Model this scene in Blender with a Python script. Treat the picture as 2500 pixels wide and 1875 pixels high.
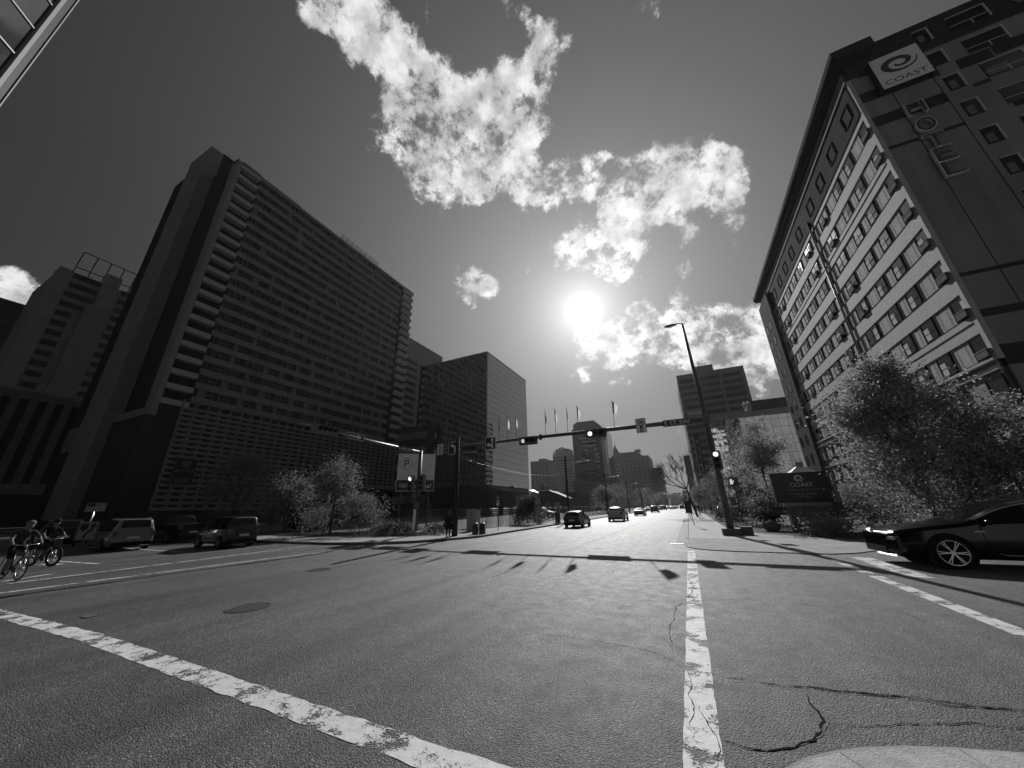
import bpy, bmesh, math, random
from mathutils import Vector, Matrix
random.seed(7)
scene = bpy.context.scene
for o in list(bpy.data.objects):
    bpy.data.objects.remove(o)
COL = scene.collection
rad = math.radians

# ------------------------------------------------------------------ camera
CAM_H = 1.9
def camera_axes(yaw, pitch, roll):
    f = Vector((math.sin(yaw)*math.cos(pitch), math.cos(yaw)*math.cos(pitch), math.sin(pitch)))
    rt = Vector((math.cos(yaw), -math.sin(yaw), 0)); up = rt.cross(f)
    c, s = math.cos(roll), math.sin(roll)
    return rt*c + up*s, up*c - rt*s, f
cam_data = bpy.data.cameras.new('camera')
cam_data.sensor_width = 36.0
cam_data.lens = 36.0*832.13/2500.0
cam_data.clip_start = 0.05
cam_data.clip_end = 6000
cam = bpy.data.objects.new('camera', cam_data); COL.objects.link(cam)
_r, _u, _f = camera_axes(rad(-25.7193), rad(19.9494), rad(-1.1075))
cam.matrix_world = Matrix(((_r.x, _u.x, -_f.x, 0), (_r.y, _u.y, -_f.y, 0), (_r.z, _u.z, -_f.z, CAM_H), (0, 0, 0, 1)))
scene.camera = cam

# ------------------------------------------------------------------ sky, sun, exposure
SUN_AZ, SUN_EL = rad(-11.92), rad(31.06)          # azimuth from +Y towards +X
SUN_DIR = Vector((math.sin(SUN_AZ)*math.cos(SUN_EL), math.cos(SUN_AZ)*math.cos(SUN_EL), math.sin(SUN_EL)))
SKY_STRENGTH = 0.062
CLOUD_STRENGTH = 1.0
SUN_STRENGTH = 4.6
EXPOSURE = 0.0
world = bpy.data.worlds.new('World'); scene.world = world
world.use_nodes = True
NT = world.node_tree
for n in list(NT.nodes): NT.nodes.remove(n)
def wn(kind, **kw):
    n = NT.nodes.new(kind)
    for k, v in kw.items(): setattr(n, k, v)
    return n
def wl(a, b): NT.links.new(a, b)
def wmath(op, a, b=None, c=None, clamp=False):
    n = wn('ShaderNodeMath', operation=op, use_clamp=clamp)
    for i, x in enumerate((a, b, c)):
        if x is None: continue
        if isinstance(x, (int, float)): n.inputs[i].default_value = x
        else: wl(x, n.inputs[i])
    return n.outputs[0]
def wramp(val, a, b, lo=0.0, hi=1.0, smooth=True):
    n = wn('ShaderNodeMapRange')
    n.interpolation_type = 'SMOOTHSTEP' if smooth else 'LINEAR'
    wl(val, n.inputs[0])
    for i, x in zip((1, 2, 3, 4), (a, b, lo, hi)): n.inputs[i].default_value = x
    return n.outputs[0]
tc = wn('ShaderNodeTexCoord')
DIR = tc.outputs['Generated']
sky = wn('ShaderNodeTexSky'); sky.sky_type = 'NISHITA'; sky.sun_disc = False
sky.sun_elevation = SUN_EL; sky.sun_rotation = SUN_AZ
sky.air_density = 1.0; sky.dust_density = 1.6; sky.ozone_density = 1.0
sep = wn('ShaderNodeSeparateColor'); wl(sky.outputs[0], sep.inputs[0])
sky_r = sep.outputs[0]                             # red channel: the dark sky of a red filtered black and white film
def wdot(v):
    n = wn('ShaderNodeVectorMath', operation='DOT_PRODUCT')
    wl(DIR, n.inputs[0]); n.inputs[1].default_value = v
    return n.outputs['Value']
sdot = wdot(SUN_DIR)
ang = wmath('ARCCOSINE', wmath('MINIMUM', sdot, 1.0))     # angle from the sun, radians
disc = wramp(ang, 0.016, 0.056, 24.0, 0.0)
aure = wmath('ADD', wmath('MULTIPLY', wmath('EXPONENT', wmath('MULTIPLY', ang, -14.0)), 15.0), wmath('MULTIPLY', wmath('EXPONENT', wmath('MULTIPLY', ang, -2.7)), 8.6))
soft = wmath('MULTIPLY', wmath('SUBTRACT', 1.0, wmath('EXPONENT', wmath('MULTIPLY', sky_r, -0.28))), 0.72)   # film shoulder
sky_val = wmath('ADD', soft, aure)
sky_val = wmath('ADD', sky_val, disc)
comb = wn('ShaderNodeCombineColor')
for i in range(3): wl(sky_val, comb.inputs[i])
bg_sky = wn('ShaderNodeBackground'); wl(comb.outputs[0], bg_sky.inputs[0]); bg_sky.inputs[1].default_value = SKY_STRENGTH
# clouds: soft blobs in fixed sky directions, torn by noise
CLOUDS = [(-0.244,0.593,0.768,0.05,1.0),(-0.189,0.613,0.767,0.049,1.0),(-0.129,0.633,0.763,0.048,1.0),(-0.07,0.65,0.757,0.053,0.9),(-0.012,0.679,0.734,0.052,0.8),(0.074,0.715,0.695,0.06,0.8),(0.15,0.715,0.683,0.057,0.8),(0.21,0.719,0.663,0.036,0.8),(-0.458,0.408,0.79,0.061,0.8),(-0.445,0.48,0.756,0.054,0.7),(-0.342,0.552,0.761,0.056,0.8),(-0.374,0.226,0.899,0.034,0.5),(-0.459,0.177,0.87,0.037,0.6),(-0.182,0.753,0.633,0.049,0.8),(-0.109,0.798,0.592,0.048,0.7),(-0.031,0.784,0.62,0.054,1.15),(0.212,0.91,0.356,0.058,0.7),(0.06,0.916,0.396,0.067,0.6),(0.058,0.694,0.718,0.09,0.7),(0.152,0.705,0.693,0.075,0.8),(-0.063,0.664,0.745,0.074,0.6),(-0.349,0.477,0.806,0.116,0.4),(-0.363,0.402,0.841,0.097,0.35),(0.141,0.914,0.381,0.099,0.7),(-0.025,0.905,0.425,0.106,0.7),(0.217,0.917,0.334,0.105,0.8),(-0.183,0.466,0.865,0.084,0.5),(-0.418,0.224,0.88,0.078,0.5),(-0.486,0.153,0.861,0.043,0.8),(-0.424,0.208,0.882,0.065,1.0),(-0.387,0.252,0.887,0.056,1.0),(-0.326,0.281,0.902,0.04,0.6),(-0.141,0.354,0.925,0.039,0.9),(0.024,0.424,0.905,0.038,0.8),(0.082,0.449,0.89,0.035,0.9),(-0.464,0.246,0.851,0.037,0.5),(-0.385,0.317,0.867,0.061,0.95),(-0.334,0.379,0.863,0.069,1.0),(-0.415,0.386,0.824,0.083,1.0),(-0.457,0.374,0.807,0.058,0.8),(-0.33,0.446,0.832,0.085,1.0),(-0.233,0.449,0.862,0.071,1.0),(-0.205,0.511,0.835,0.07,1.0),(-0.112,0.455,0.884,0.061,0.9),(-0.107,0.416,0.903,0.037,0.7),(-0.045,0.436,0.899,0.032,0.5),(-0.353,0.483,0.801,0.084,1.0),(-0.306,0.536,0.787,0.076,1.0),(-0.436,0.468,0.769,0.064,0.9),(-0.382,0.529,0.758,0.061,0.8),(-0.241,0.535,0.81,0.052,0.8),(-0.163,0.611,0.774,0.059,0.85),(-0.197,0.631,0.751,0.056,0.75),(-0.071,0.653,0.754,0.064,1.0),(0.022,0.673,0.739,0.076,1.0),(0.108,0.693,0.713,0.077,1.05),(0.186,0.707,0.683,0.059,0.9),(0.217,0.723,0.656,0.036,0.5),(0.073,0.722,0.688,0.071,0.95),(-0.038,0.695,0.718,0.059,0.85),(-0.249,0.659,0.709,0.053,0.7),(-0.135,0.732,0.667,0.053,0.75),(-0.056,0.752,0.657,0.059,0.85),(-0.09,0.781,0.618,0.065,0.95),(-0.194,0.748,0.634,0.058,1.15),(-0.017,0.739,0.674,0.044,0.6),(-0.054,0.819,0.572,0.045,1.0),(0.098,0.789,0.607,0.039,1.15),(0.082,0.833,0.548,0.037,1.0),(0.058,0.862,0.504,0.027,0.8),(-0.443,0.676,0.589,0.066,1.15),(-0.385,0.717,0.581,0.044,1.0),(-0.297,0.716,0.631,0.034,0.9),(-0.403,0.792,0.458,0.029,0.7),(-0.022,0.866,0.5,0.032,1.0),(-0.141,0.879,0.456,0.07,0.9),(-0.048,0.902,0.429,0.072,1.0),(0.033,0.902,0.43,0.069,1.0),(0.128,0.897,0.422,0.079,1.1),(0.166,0.919,0.359,0.076,1.1),(0.226,0.891,0.393,0.058,1.0),(0.202,0.934,0.296,0.049,0.9),(0.077,0.926,0.369,0.066,1.0),(0.258,0.911,0.323,0.064,1.0),(-0.116,0.912,0.393,0.051,1.15),(-0.196,0.88,0.433,0.061,1.15),(-0.219,0.911,0.349,0.05,1.0),(-0.16,0.933,0.322,0.031,0.9),(-0.106,0.943,0.315,0.03,0.9),(0.017,0.988,0.152,0.05,0.9),(-0.936,0.075,0.343,0.037,1.0),(-0.933,0.097,0.346,0.032,0.9),(-0.949,0.043,0.311,0.051,1.0),(-0.929,0.058,0.365,0.024,0.5),(-0.946,-0.013,0.324,0.061,0.9),(0.138,0.611,0.779,0.035,0.4),(0.195,0.765,0.613,0.045,1.0),(0.426,0.42,0.802,0.096,0.9),(-0.355,0.089,0.93,0.097,0.9),(0.044,0.272,0.961,0.087,0.8),(0.526,-0.585,0.617,0.124,0.881),(-0.332,-0.906,0.261,0.082,0.951),(0.572,-0.719,0.395,0.199,0.841),(-0.662,-0.484,0.572,0.157,0.745),(-0.218,-0.551,0.806,0.143,0.922),(-0.445,-0.857,0.26,0.171,0.877),(0.512,-0.826,0.233,0.184,0.842),(-0.336,-0.479,0.811,0.166,0.976),(0.184,-0.61,0.771,0.133,0.981),(-0.835,-0.47,0.287,0.096,0.765),(-0.809,-0.225,0.544,0.155,0.79),(-0.017,-0.861,0.508,0.122,0.876),(-0.132,-0.552,0.823,0.162,0.979),(-0.425,-0.276,0.862,0.161,0.749)]
warp_n = wn('ShaderNodeTexNoise'); wl(DIR, warp_n.inputs['Vector']); warp_n.inputs['Scale'].default_value = 7.0; warp_n.inputs['Detail'].default_value = 4.0
wv = wn('ShaderNodeVectorMath', operation='SUBTRACT'); wl(warp_n.outputs['Color'], wv.inputs[0]); wv.inputs[1].default_value = (0.5, 0.5, 0.5)
ws = wn('ShaderNodeVectorMath', operation='SCALE'); wl(wv.outputs[0], ws.inputs[0]); ws.inputs['Scale'].default_value = 0.075
wa = wn('ShaderNodeVectorMath', operation='ADD'); wl(DIR, wa.inputs[0]); wl(ws.outputs[0], wa.inputs[1])
WD = wa.outputs[0]
mask = None
for (cx, cy, cz, r, amp) in CLOUDS:
    n = wn('ShaderNodeVectorMath', operation='DISTANCE'); wl(WD, n.inputs[0]); n.inputs[1].default_value = (cx, cy, cz)
    m = wramp(n.outputs['Value'], 0.0, r*1.6, amp, 0.0)
    mask = m if mask is None else wmath('ADD', mask, m)
mask = wmath('MINIMUM', mask, 1.25)
def wnoise(scale, detail, rough, vec=None):
    n = wn('ShaderNodeTexNoise'); wl(vec or DIR, n.inputs['Vector'])
    n.inputs['Scale'].default_value = scale; n.inputs['Detail'].default_value = detail; n.inputs['Roughness'].default_value = rough
    return n.outputs['Fac']
n1 = wnoise(11.0, 8.0, 0.70)
n2 = wnoise(27.0, 6.0, 0.68)
dens = wmath('ADD', wmath('MULTIPLY', mask, 0.60), wmath('ADD', wmath('MULTIPLY', wmath('SUBTRACT', n1, 0.5), 1.8), wmath('MULTIPLY', wmath('SUBTRACT', n2, 0.5), 1.5)))
dens = wmath('SUBTRACT', dens, 0.43)
dens = wmath('MULTIPLY', dens, wramp(mask, 0.0, 0.3))
cover = wramp(dens, 0.0, 0.38, 0.0, 0.97)
thick = wramp(dens, 0.05, 0.55, 0.0, 1.0)
n3 = wnoise(15.0, 5.0, 0.6)
tone = wmath('ADD', 0.20, wmath('ADD', wmath('MULTIPLY', thick, 0.30), wmath('MULTIPLY', wramp(n3, 0.36, 0.66, 0.0, 0.42), 1.0)))
tone = wmath('ADD', tone, wmath('MULTIPLY', wmath('EXPONENT', wmath('MULTIPLY', ang, -6.0)), 0.9))
comb2 = wn('ShaderNodeCombineColor')
for i in range(3): wl(tone, comb2.inputs[i])
bg_cl = wn('ShaderNodeBackground'); wl(comb2.outputs[0], bg_cl.inputs[0]); bg_cl.inputs[1].default_value = CLOUD_STRENGTH
mixw = wn('ShaderNodeMixShader'); wl(cover, mixw.inputs[0]); wl(bg_sky.outputs[0], mixw.inputs[1]); wl(bg_cl.outputs[0], mixw.inputs[2])
outw = wn('ShaderNodeOutputWorld'); wl(mixw.outputs[0], outw.inputs[0])
sun_data = bpy.data.lights.new('sun', 'SUN'); sun_data.energy = SUN_STRENGTH; sun_data.angle = rad(0.53); sun_data.color = (1.0, 0.995, 0.985)
sun = bpy.data.objects.new('sun', sun_data); COL.objects.link(sun)
sun.rotation_euler = (-SUN_DIR).to_track_quat('-Z', 'Y').to_euler()
sun.location = SUN_DIR*200
vs = scene.view_settings
scene.display_settings.display_device = 'sRGB'
vs.view_transform = 'Standard'; vs.look = 'None'; vs.exposure = EXPOSURE; vs.gamma = 1.0; vs.use_curve_mapping = False
scene.cycles.use_denoising = True
scene.cycles.max_bounces = 5; scene.cycles.diffuse_bounces = 2; scene.cycles.glossy_bounces = 3; scene.cycles.transmission_bounces = 4
scene.cycles.transparent_max_bounces = 8
scene.cycles.caustics_reflective = False; scene.cycles.caustics_refractive = False
scene.cycles.sample_clamp_indirect = 4.0

# ------------------------------------------------------------------ helpers
class MB:
    """collects shapes; build() links them as ONE mesh object"""
    def __init__(s): s.v = []; s.f = []; s.sm = []
    def add(s, vs_, fs, smooth=False):
        b = len(s.v); s.v += [tuple(p) for p in vs_]
        for f in fs: s.f.append(tuple(b+i for i in f)); s.sm.append(smooth)
        return s
    def box(s, x0, x1, y0, y1, z0, z1):
        return s.add([(x0,y0,z0),(x1,y0,z0),(x1,y1,z0),(x0,y1,z0),(x0,y0,z1),(x1,y0,z1),(x1,y1,z1),(x0,y1,z1)],
                     [(0,3,2,1),(4,5,6,7),(0,1,5,4),(1,2,6,5),(2,3,7,6),(3,0,4,7)])
    def bar(s, p0, p1, w, h=None, upv=(0,0,1)):
        h = h or w
        p0, p1 = Vector(p0), Vector(p1); d = (p1-p0).normalized(); u = Vector(upv)
        if abs(d.dot(u)) > .98: u = Vector((0,1,0))
        a = d.cross(u).normalized(); b = a.cross(d)
        vs_ = [p + a*(w/2*i) + b*(h/2*j) for p in (p0, p1) for i, j in ((-1,-1),(1,-1),(1,1),(-1,1))]
        return s.add(vs_, [(0,1,2,3),(7,6,5,4),(0,4,5,1),(1,5,6,2),(2,6,7,3),(3,7,4,0)])
    def tube(s, pts, rs, n=8, caps=True, smooth=True):
        pts = [Vector(p) for p in pts]
        if isinstance(rs, (int, float)): rs = [rs]*len(pts)
        b = len(s.v); up = None
        for i, p in enumerate(pts):
            d = (pts[min(i+1, len(pts)-1)] - pts[max(i-1, 0)]).normalized()
            if up is None: up = Vector((0,0,1)) if abs(d.z) < .95 else Vector((0,1,0))
            a = d.cross(up)
            if a.length < 1e-5: a = d.cross(Vector((1,0,0)))
            a.normalize(); c = a.cross(d); up = c
            for k in range(n):
                t = 2*math.pi*k/n
                s.v.append(tuple(p + a*(math.cos(t)*rs[i]) + c*(math.sin(t)*rs[i])))
        for i in range(len(pts)-1):
            for k in range(n):
                s.f.append((b+i*n+k, b+i*n+(k+1)%n, b+(i+1)*n+(k+1)%n, b+(i+1)*n+k)); s.sm.append(smooth)
        if caps:
            s.f.append(tuple(b+k for k in range(n))[::-1]); s.sm.append(False)
            s.f.append(tuple(b+(len(pts)-1)*n+k for k in range(n))); s.sm.append(False)
        return s
    def ball(s, c, r, nu=10, nv=6):
        rx, ry, rz = (r, r, r) if isinstance(r, (int, float)) else r
        vs_ = [(c[0], c[1], c[2]-rz)]
        for j in range(1, nv):
            ph = math.pi*j/nv - math.pi/2
            for i in range(nu):
                t = 2*math.pi*i/nu
                vs_.append((c[0]+rx*math.cos(ph)*math.cos(t), c[1]+ry*math.cos(ph)*math.sin(t), c[2]+rz*math.sin(ph)))
        vs_.append((c[0], c[1], c[2]+rz)); fs = []
        for i in range(nu): fs.append((0, 1+(i+1)%nu, 1+i))
        for j in range(nv-2):
            for i in range(nu):
                a = 1+j*nu; fs.append((a+i, a+(i+1)%nu, a+nu+(i+1)%nu, a+nu+i))
        a = 1+(nv-2)*nu; t = len(vs_)-1
        for i in range(nu): fs.append((a+i, a+(i+1)%nu, t))
        return s.add(vs_, fs, True)
    def prism(s, poly, o, ax, ay, an, depth):
        """2-D outline placed at o along ax, ay and pushed along an"""
        o, ax, ay, an = Vector(o), Vector(ax), Vector(ay), Vector(an); n = len(poly)
        lo = [o+ax*x+ay*y for x, y in poly]; hi = [p+an*depth for p in lo]
        fs = [tuple(range(n))[::-1], tuple(range(n, 2*n))] + [(i, (i+1)%n, n+(i+1)%n, n+i) for i in range(n)]
        return s.add(lo+hi, fs)
    def quad(s, a, b, c, d): return s.add([a, b, c, d], [(0,1,2,3)])
    def mesh(s, name, mat):
        me = bpy.data.meshes.new(name); me.from_pydata(s.v, [], s.f)
        me.polygons.foreach_set('use_smooth', s.sm)
        if mat: me.materials.append(mat)
        me.update()
        return me
    def fix(s, name, mat):
        me = s.mesh(name, mat); bm = bmesh.new(); bm.from_mesh(me)
        bmesh.ops.recalc_face_normals(bm, faces=bm.faces); bm.to_mesh(me); bm.free(); return me
    def build(s, name, mat, parent=None, loc=None, rz=0, fix=False):
        return put(name, s.fix(name, mat) if fix else s.mesh(name, mat), parent, loc, rz)
def put(name, me, parent=None, loc=None, rz=0, rot=None, scale=None):
    o = bpy.data.objects.new(name, me); COL.objects.link(o)
    if parent is not None: o.parent = parent
    if loc is not None: o.location = loc
    if rot is not None: o.rotation_euler = rot
    elif rz: o.rotation_euler = (0, 0, rz)
    if scale is not None: o.scale = scale
    return o
def tag(o, label, cat, group=None, kind=None):
    o['label'] = label; o['category'] = cat
    if group: o['group'] = group
    if kind: o['kind'] = kind
    return o
def thing(name, label, cat, loc=(0,0,0), rz=0, group=None):
    o = bpy.data.objects.new(name, None); COL.objects.link(o); o.empty_display_size = .3
    o.location = loc; o.rotation_euler = (0, 0, rz)
    return tag(o, label, cat, group)
def struct(o, label=None, kind='structure'):
    o['kind'] = kind
    if label: o['label'] = label
    return o
def copy_tree(o, parent=None):
    c = o.copy(); COL.objects.link(c); c.parent = parent
    for ch in [x for x in bpy.data.objects if x.parent == o]: copy_tree(ch, c)
    return c
def text_mesh(s, mat, w=None, h=None, depth=0.01, shear=0.0, spacing=1.0):
    cu = bpy.data.curves.new('lettering', 'FONT'); cu.body = s; cu.extrude = depth/2; cu.shear = shear; cu.space_character = spacing
    cu.align_x = 'CENTER'; cu.align_y = 'CENTER'; cu.resolution_u = 3
    ob = bpy.data.objects.new('lettering', cu); COL.objects.link(ob)
    dg = bpy.context.evaluated_depsgraph_get()
    me = bpy.data.meshes.new_from_object(ob.evaluated_get(dg)); bpy.data.objects.remove(ob)
    xs = [v.co.x for v in me.vertices]; ys = [v.co.y for v in me.vertices]
    cx, cy = (min(xs)+max(xs))/2, (min(ys)+max(ys))/2; tw, th = max(xs)-min(xs), max(ys)-min(ys)
    sx = (w/tw) if w else None; sy = (h/th) if h else None
    sx = sx or sy; sy = sy or sx
    for v in me.vertices: v.co.x = (v.co.x-cx)*sx; v.co.y = (v.co.y-cy)*sy
    me.materials.clear(); me.materials.append(mat)
    return me
FACE_NEG_Y = (math.pi/2, 0, 0)               # lettering that reads from -Y
FACE_POS_X = (math.pi/2, 0, math.pi/2)       # reads from +X
FACE_NEG_X = (math.pi/2, 0, -math.pi/2)

# ------------------------------------------------------------------ materials
def mat(name, col=.3, rough=.7, spec=.3, metal=0.0, var=0.0, vscale=3.0, bump=0.0, bscale=40.0, streak=False, coat=0.0, world_co=False, emit=0.0, trans=0.0):
    m = bpy.data.materials.new(name); m.use_nodes = True
    nt = m.node_tree; b = nt.nodes['Principled BSDF']
    b.inputs['Base Color'].default_value = (col, col, col, 1)
    b.inputs['Roughness'].default_value = rough
    b.inputs['Specular IOR Level'].default_value = spec
    b.inputs['Metallic'].default_value = metal
    if coat: b.inputs['Coat Weight'].default_value = coat; b.inputs['Coat Roughness'].default_value = 0.04
    if emit:
        b.inputs['Emission Color'].default_value = (1, 1, 1, 1); b.inputs['Emission Strength'].default_value = emit
    if trans: b.inputs['Transmission Weight'].default_value = trans
    if var or bump:
        if world_co:
            tcn = nt.nodes.new('ShaderNodeNewGeometry'); vec = tcn.outputs['Position']
        else:
            tcn = nt.nodes.new('ShaderNodeTexCoord'); vec = tcn.outputs['Object']
        if streak:
            mp = nt.nodes.new('ShaderNodeMapping'); nt.links.new(vec, mp.inputs[0]); mp.inputs['Scale'].default_value = (1, 1, .15); vec = mp.outputs[0]
    if var:
        n = nt.nodes.new('ShaderNodeTexNoise'); n.inputs['Scale'].default_value = vscale; n.inputs['Detail'].default_value = 6
        n.inputs['Roughness'].default_value = .65
        nt.links.new(vec, n.inputs['Vector'])
        r = nt.nodes.new('ShaderNodeMapRange'); nt.links.new(n.outputs['Fac'], r.inputs[0])
        r.inputs[1].default_value = .3; r.inputs[2].default_value = .7; r.inputs[3].default_value = col*(1-var); r.inputs[4].default_value = col*(1+var)
        nt.links.new(r.outputs[0], b.inputs['Base Color'])
    if bump:
        n2 = nt.nodes.new('ShaderNodeTexNoise'); n2.inputs['Scale'].default_value = bscale; n2.inputs['Detail'].default_value = 4
        nt.links.new(vec, n2.inputs['Vector'])
        bp = nt.nodes.new('ShaderNodeBump'); bp.inputs['Strength'].default_value = bump; bp.inputs['Distance'].default_value = .02
        nt.links.new(n2.outputs['Fac'], bp.inputs['Height']); nt.links.new(bp.outputs[0], b.inputs['Normal'])
    return m
def glass_mat(name, col=.02, rough=.04, spec=.9, wob=0.0, wscale=.5, metal=0.0):
    m = mat(name, col, rough, spec, metal=metal)
    if wob:
        nt = m.node_tree; b = nt.nodes['Principled BSDF']
        g = nt.nodes.new('ShaderNodeNewGeometry'); n = nt.nodes.new('ShaderNodeTexNoise'); n.inputs['Scale'].default_value = wscale; n.inputs['Detail'].default_value = 2
        nt.links.new(g.outputs['Position'], n.inputs['Vector'])
        bp = nt.nodes.new('ShaderNodeBump'); bp.inputs['Strength'].default_value = wob; bp.inputs['Distance'].default_value = .1
        nt.links.new(n.outputs['Fac'], bp.inputs['Height']); nt.links.new(bp.outputs[0], b.inputs['Normal'])
    return m
M = {}
M['steel'] = mat('galvanised_steel', .28, .45, .5, metal=.6, var=.25, vscale=6)
M['dark_steel'] = mat('dark_painted_steel', .05, .5, .4, var=.3, vscale=8)
M['black'] = mat('black_paint', .012, .45, .4)
M['white'] = mat('white_paint', .8, .6, .3, var=.08)
M['grey_sign'] = mat('white_sign_sheet', .78, .5, .4, var=.1, vscale=4)
M['rubber'] = mat('tyre_rubber', .012, .8, .2, bump=.2, bscale=60)
M['chrome'] = mat('bright_metal', .6, .22, .5, metal=1.0)
M['dark_glass'] = glass_mat('dark_glass', .012, .03, .6)
M['concrete'] = mat('concrete', .30, .85, .2, var=.22, vscale=1.4, bump=.25, bscale=60, world_co=True)
M['wood'] = mat('weathered_wood_pole', .035, .9, .15, var=.45, vscale=9, streak=True, bump=.5, bscale=25)

# ------------------------------------------------------------------ ground, road, pavements
def asphalt_mat():
    m = bpy.data.materials.new('asphalt'); m.use_nodes = True
    nt = m.node_tree; b = nt.nodes['Principled BSDF']; L = nt.links.new
    g = nt.nodes.new('ShaderNodeNewGeometry'); P = g.outputs['Position']
    def noise(sc, det=4, rough=.6, vec=P):
        n = nt.nodes.new('ShaderNodeTexNoise'); n.inputs['Scale'].default_value = sc; n.inputs['Detail'].default_value = det; n.inputs['Roughness'].default_value = rough
        L(vec, n.inputs['Vector']); return n.outputs['Fac']
    def mr(v, a, b_, lo, hi):
        n = nt.nodes.new('ShaderNodeMapRange'); L(v, n.inputs[0])
        for i, x in zip((1,2,3,4), (a,b_,lo,hi)): n.inputs[i].default_value = x
        return n.outputs[0]
    def ma(op, a, c):
        n = nt.nodes.new('ShaderNodeMath'); n.operation = op
        for i, x in enumerate((a, c)):
            if isinstance(x, (int, float)): n.inputs[i].default_value = x
            else: L(x, n.inputs[i])
        return n.outputs[0]
    mp = nt.nodes.new('ShaderNodeMapping'); L(P, mp.inputs[0]); mp.inputs['Scale'].default_value = (1.3, .05, 1)
    track = noise(.8, 3, .5, mp.outputs[0])
    big = noise(.35, 6, .65)
    v = nt.nodes.new('ShaderNodeTexVoronoi'); v.inputs['Scale'].default_value = 72; L(P, v.inputs['Vector'])
    sp = nt.nodes.new('ShaderNodeSeparateColor'); L(v.outputs['Color'], sp.inputs[0])
    speck = mr(sp.outputs[0], 0, 1, .3, 2.0)
    stone = mr(sp.outputs[1], .86, .9, 1.0, 2.4)  # paler aggregate, also painting in the sparkle of sun on the grain
    stain = mr(noise(.9, 6, .7), .28, .42, .55, 1.0)
    base = ma('MULTIPLY', ma('MULTIPLY', mr(big, .3, .7, .038, .064), mr(track, .35, .65, .68, 1.32)), ma('MULTIPLY', ma('MULTIPLY', speck, stone), stain))
    c = nt.nodes.new('ShaderNodeCombineColor')
    for i in range(3): L(base, c.inputs[i])
    L(c.outputs[0], b.inputs['Base Color'])
    L(mr(noise(3, 5), .3, .7, .55, .70), b.inputs['Roughness'])
    b.inputs['Specular IOR Level'].default_value = .36
    h = ma('ADD', ma('MULTIPLY', noise(75, 5, .7), 1.0), ma('MULTIPLY', v.outputs['Distance'], -.9))
    bp = nt.nodes.new('ShaderNodeBump'); bp.inputs['Strength'].default_value = 1.0; bp.inputs['Distance'].default_value = .013
    L(h, bp.inputs['Height']); L(bp.outputs[0], b.inputs['Normal'])
    return m
def paint_mat(name, wear=.5, col=.72):
    m = bpy.data.materials.new(name); m.use_nodes = True
    nt = m.node_tree; b = nt.nodes['Principled BSDF']; L = nt.links.new; out = nt.nodes['Material Output']
    g = nt.nodes.new('ShaderNodeNewGeometry'); P = g.outputs['Position']
    def noise(sc, det, rough):
        n = nt.nodes.new('ShaderNodeTexNoise'); n.inputs['Scale'].default_value = sc; n.inputs['Detail'].default_value = det; n.inputs['Roughness'].default_value = rough
        L(P, n.inputs['Vector']); return n.outputs['Fac']
    def mr(v, a, b_, lo, hi):
        n = nt.nodes.new('ShaderNodeMapRange'); L(v, n.inputs[0])
        for i, x in zip((1,2,3,4), (a,b_,lo,hi)): n.inputs[i].default_value = x
        return n.outputs[0]
    a1 = noise(2.4, 8, .74); a2 = noise(48, 6, .75)
    ad = nt.nodes.new('ShaderNodeMath'); ad.operation = 'MULTIPLY_ADD'; L(a2, ad.inputs[0]); ad.inputs[1].default_value = .45; L(a1, ad.inputs[2])
    fac = mr(ad.outputs[0], 1.06-.40*wear, 1.10-.40*wear, 0, 1)
    shade = mr(noise(9, 7, .7), .3, .7, col*.72, col*1.05)
    c = nt.nodes.new('ShaderNodeCombineColor')
    for i in range(3): L(shade, c.inputs[i])
    L(c.outputs[0], b.inputs['Base Color']); b.inputs['Roughness'].default_value = .7; b.inputs['Specular IOR Level'].default_value = .25
    bp = nt.nodes.new('ShaderNodeBump'); bp.inputs['Strength'].default_value = .5; bp.inputs['Distance'].default_value = .006; L(noise(90, 3, .6), bp.inputs['Height']); L(bp.outputs[0], b.inputs['Normal'])
    t = nt.nodes.new('ShaderNodeBsdfTransparent'); mx = nt.nodes.new('ShaderNodeMixShader')
    L(fac, mx.inputs[0]); L(b.outputs[0], mx.inputs[1]); L(t.outputs[0], mx.inputs[2]); L(mx.outputs[0], out.inputs[0])
    return m
M['asphalt'] = asphalt_mat()
M['paint'] = paint_mat('worn_road_paint', .78, .62)
M['paint_thin'] = paint_mat('faded_road_paint', .8, .62)
M['crack'] = mat('open_crack', .008, .95, .05)
M['tar'] = mat('fresh_tar_seam', .02, .7, .2)
M['earth'] = mat('dry_earth', .10, .95, .1, var=.4, vscale=2, bump=.6, bscale=14, world_co=True)
M['patch'] = mat('asphalt_patch', .042, .68, .35, var=.35, vscale=70, bump=.8, bscale=110, world_co=True)

def sheet(name, x0, x1, y0, y1, z, m, nx=1, ny=1):
    mb = MB(); mb.quad((x0,y0,z),(x1,y0,z),(x1,y1,z),(x0,y1,z)); return struct(mb.build(name, m))
sheet('ground', -690, 690, -240, 1290, -.30, M['earth'])
road = MB()
road.quad((-420,-90,0),(300,-90,0),(300,900,0),(-420,900,0))
road = struct(road.build('road', M['asphalt']))

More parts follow.
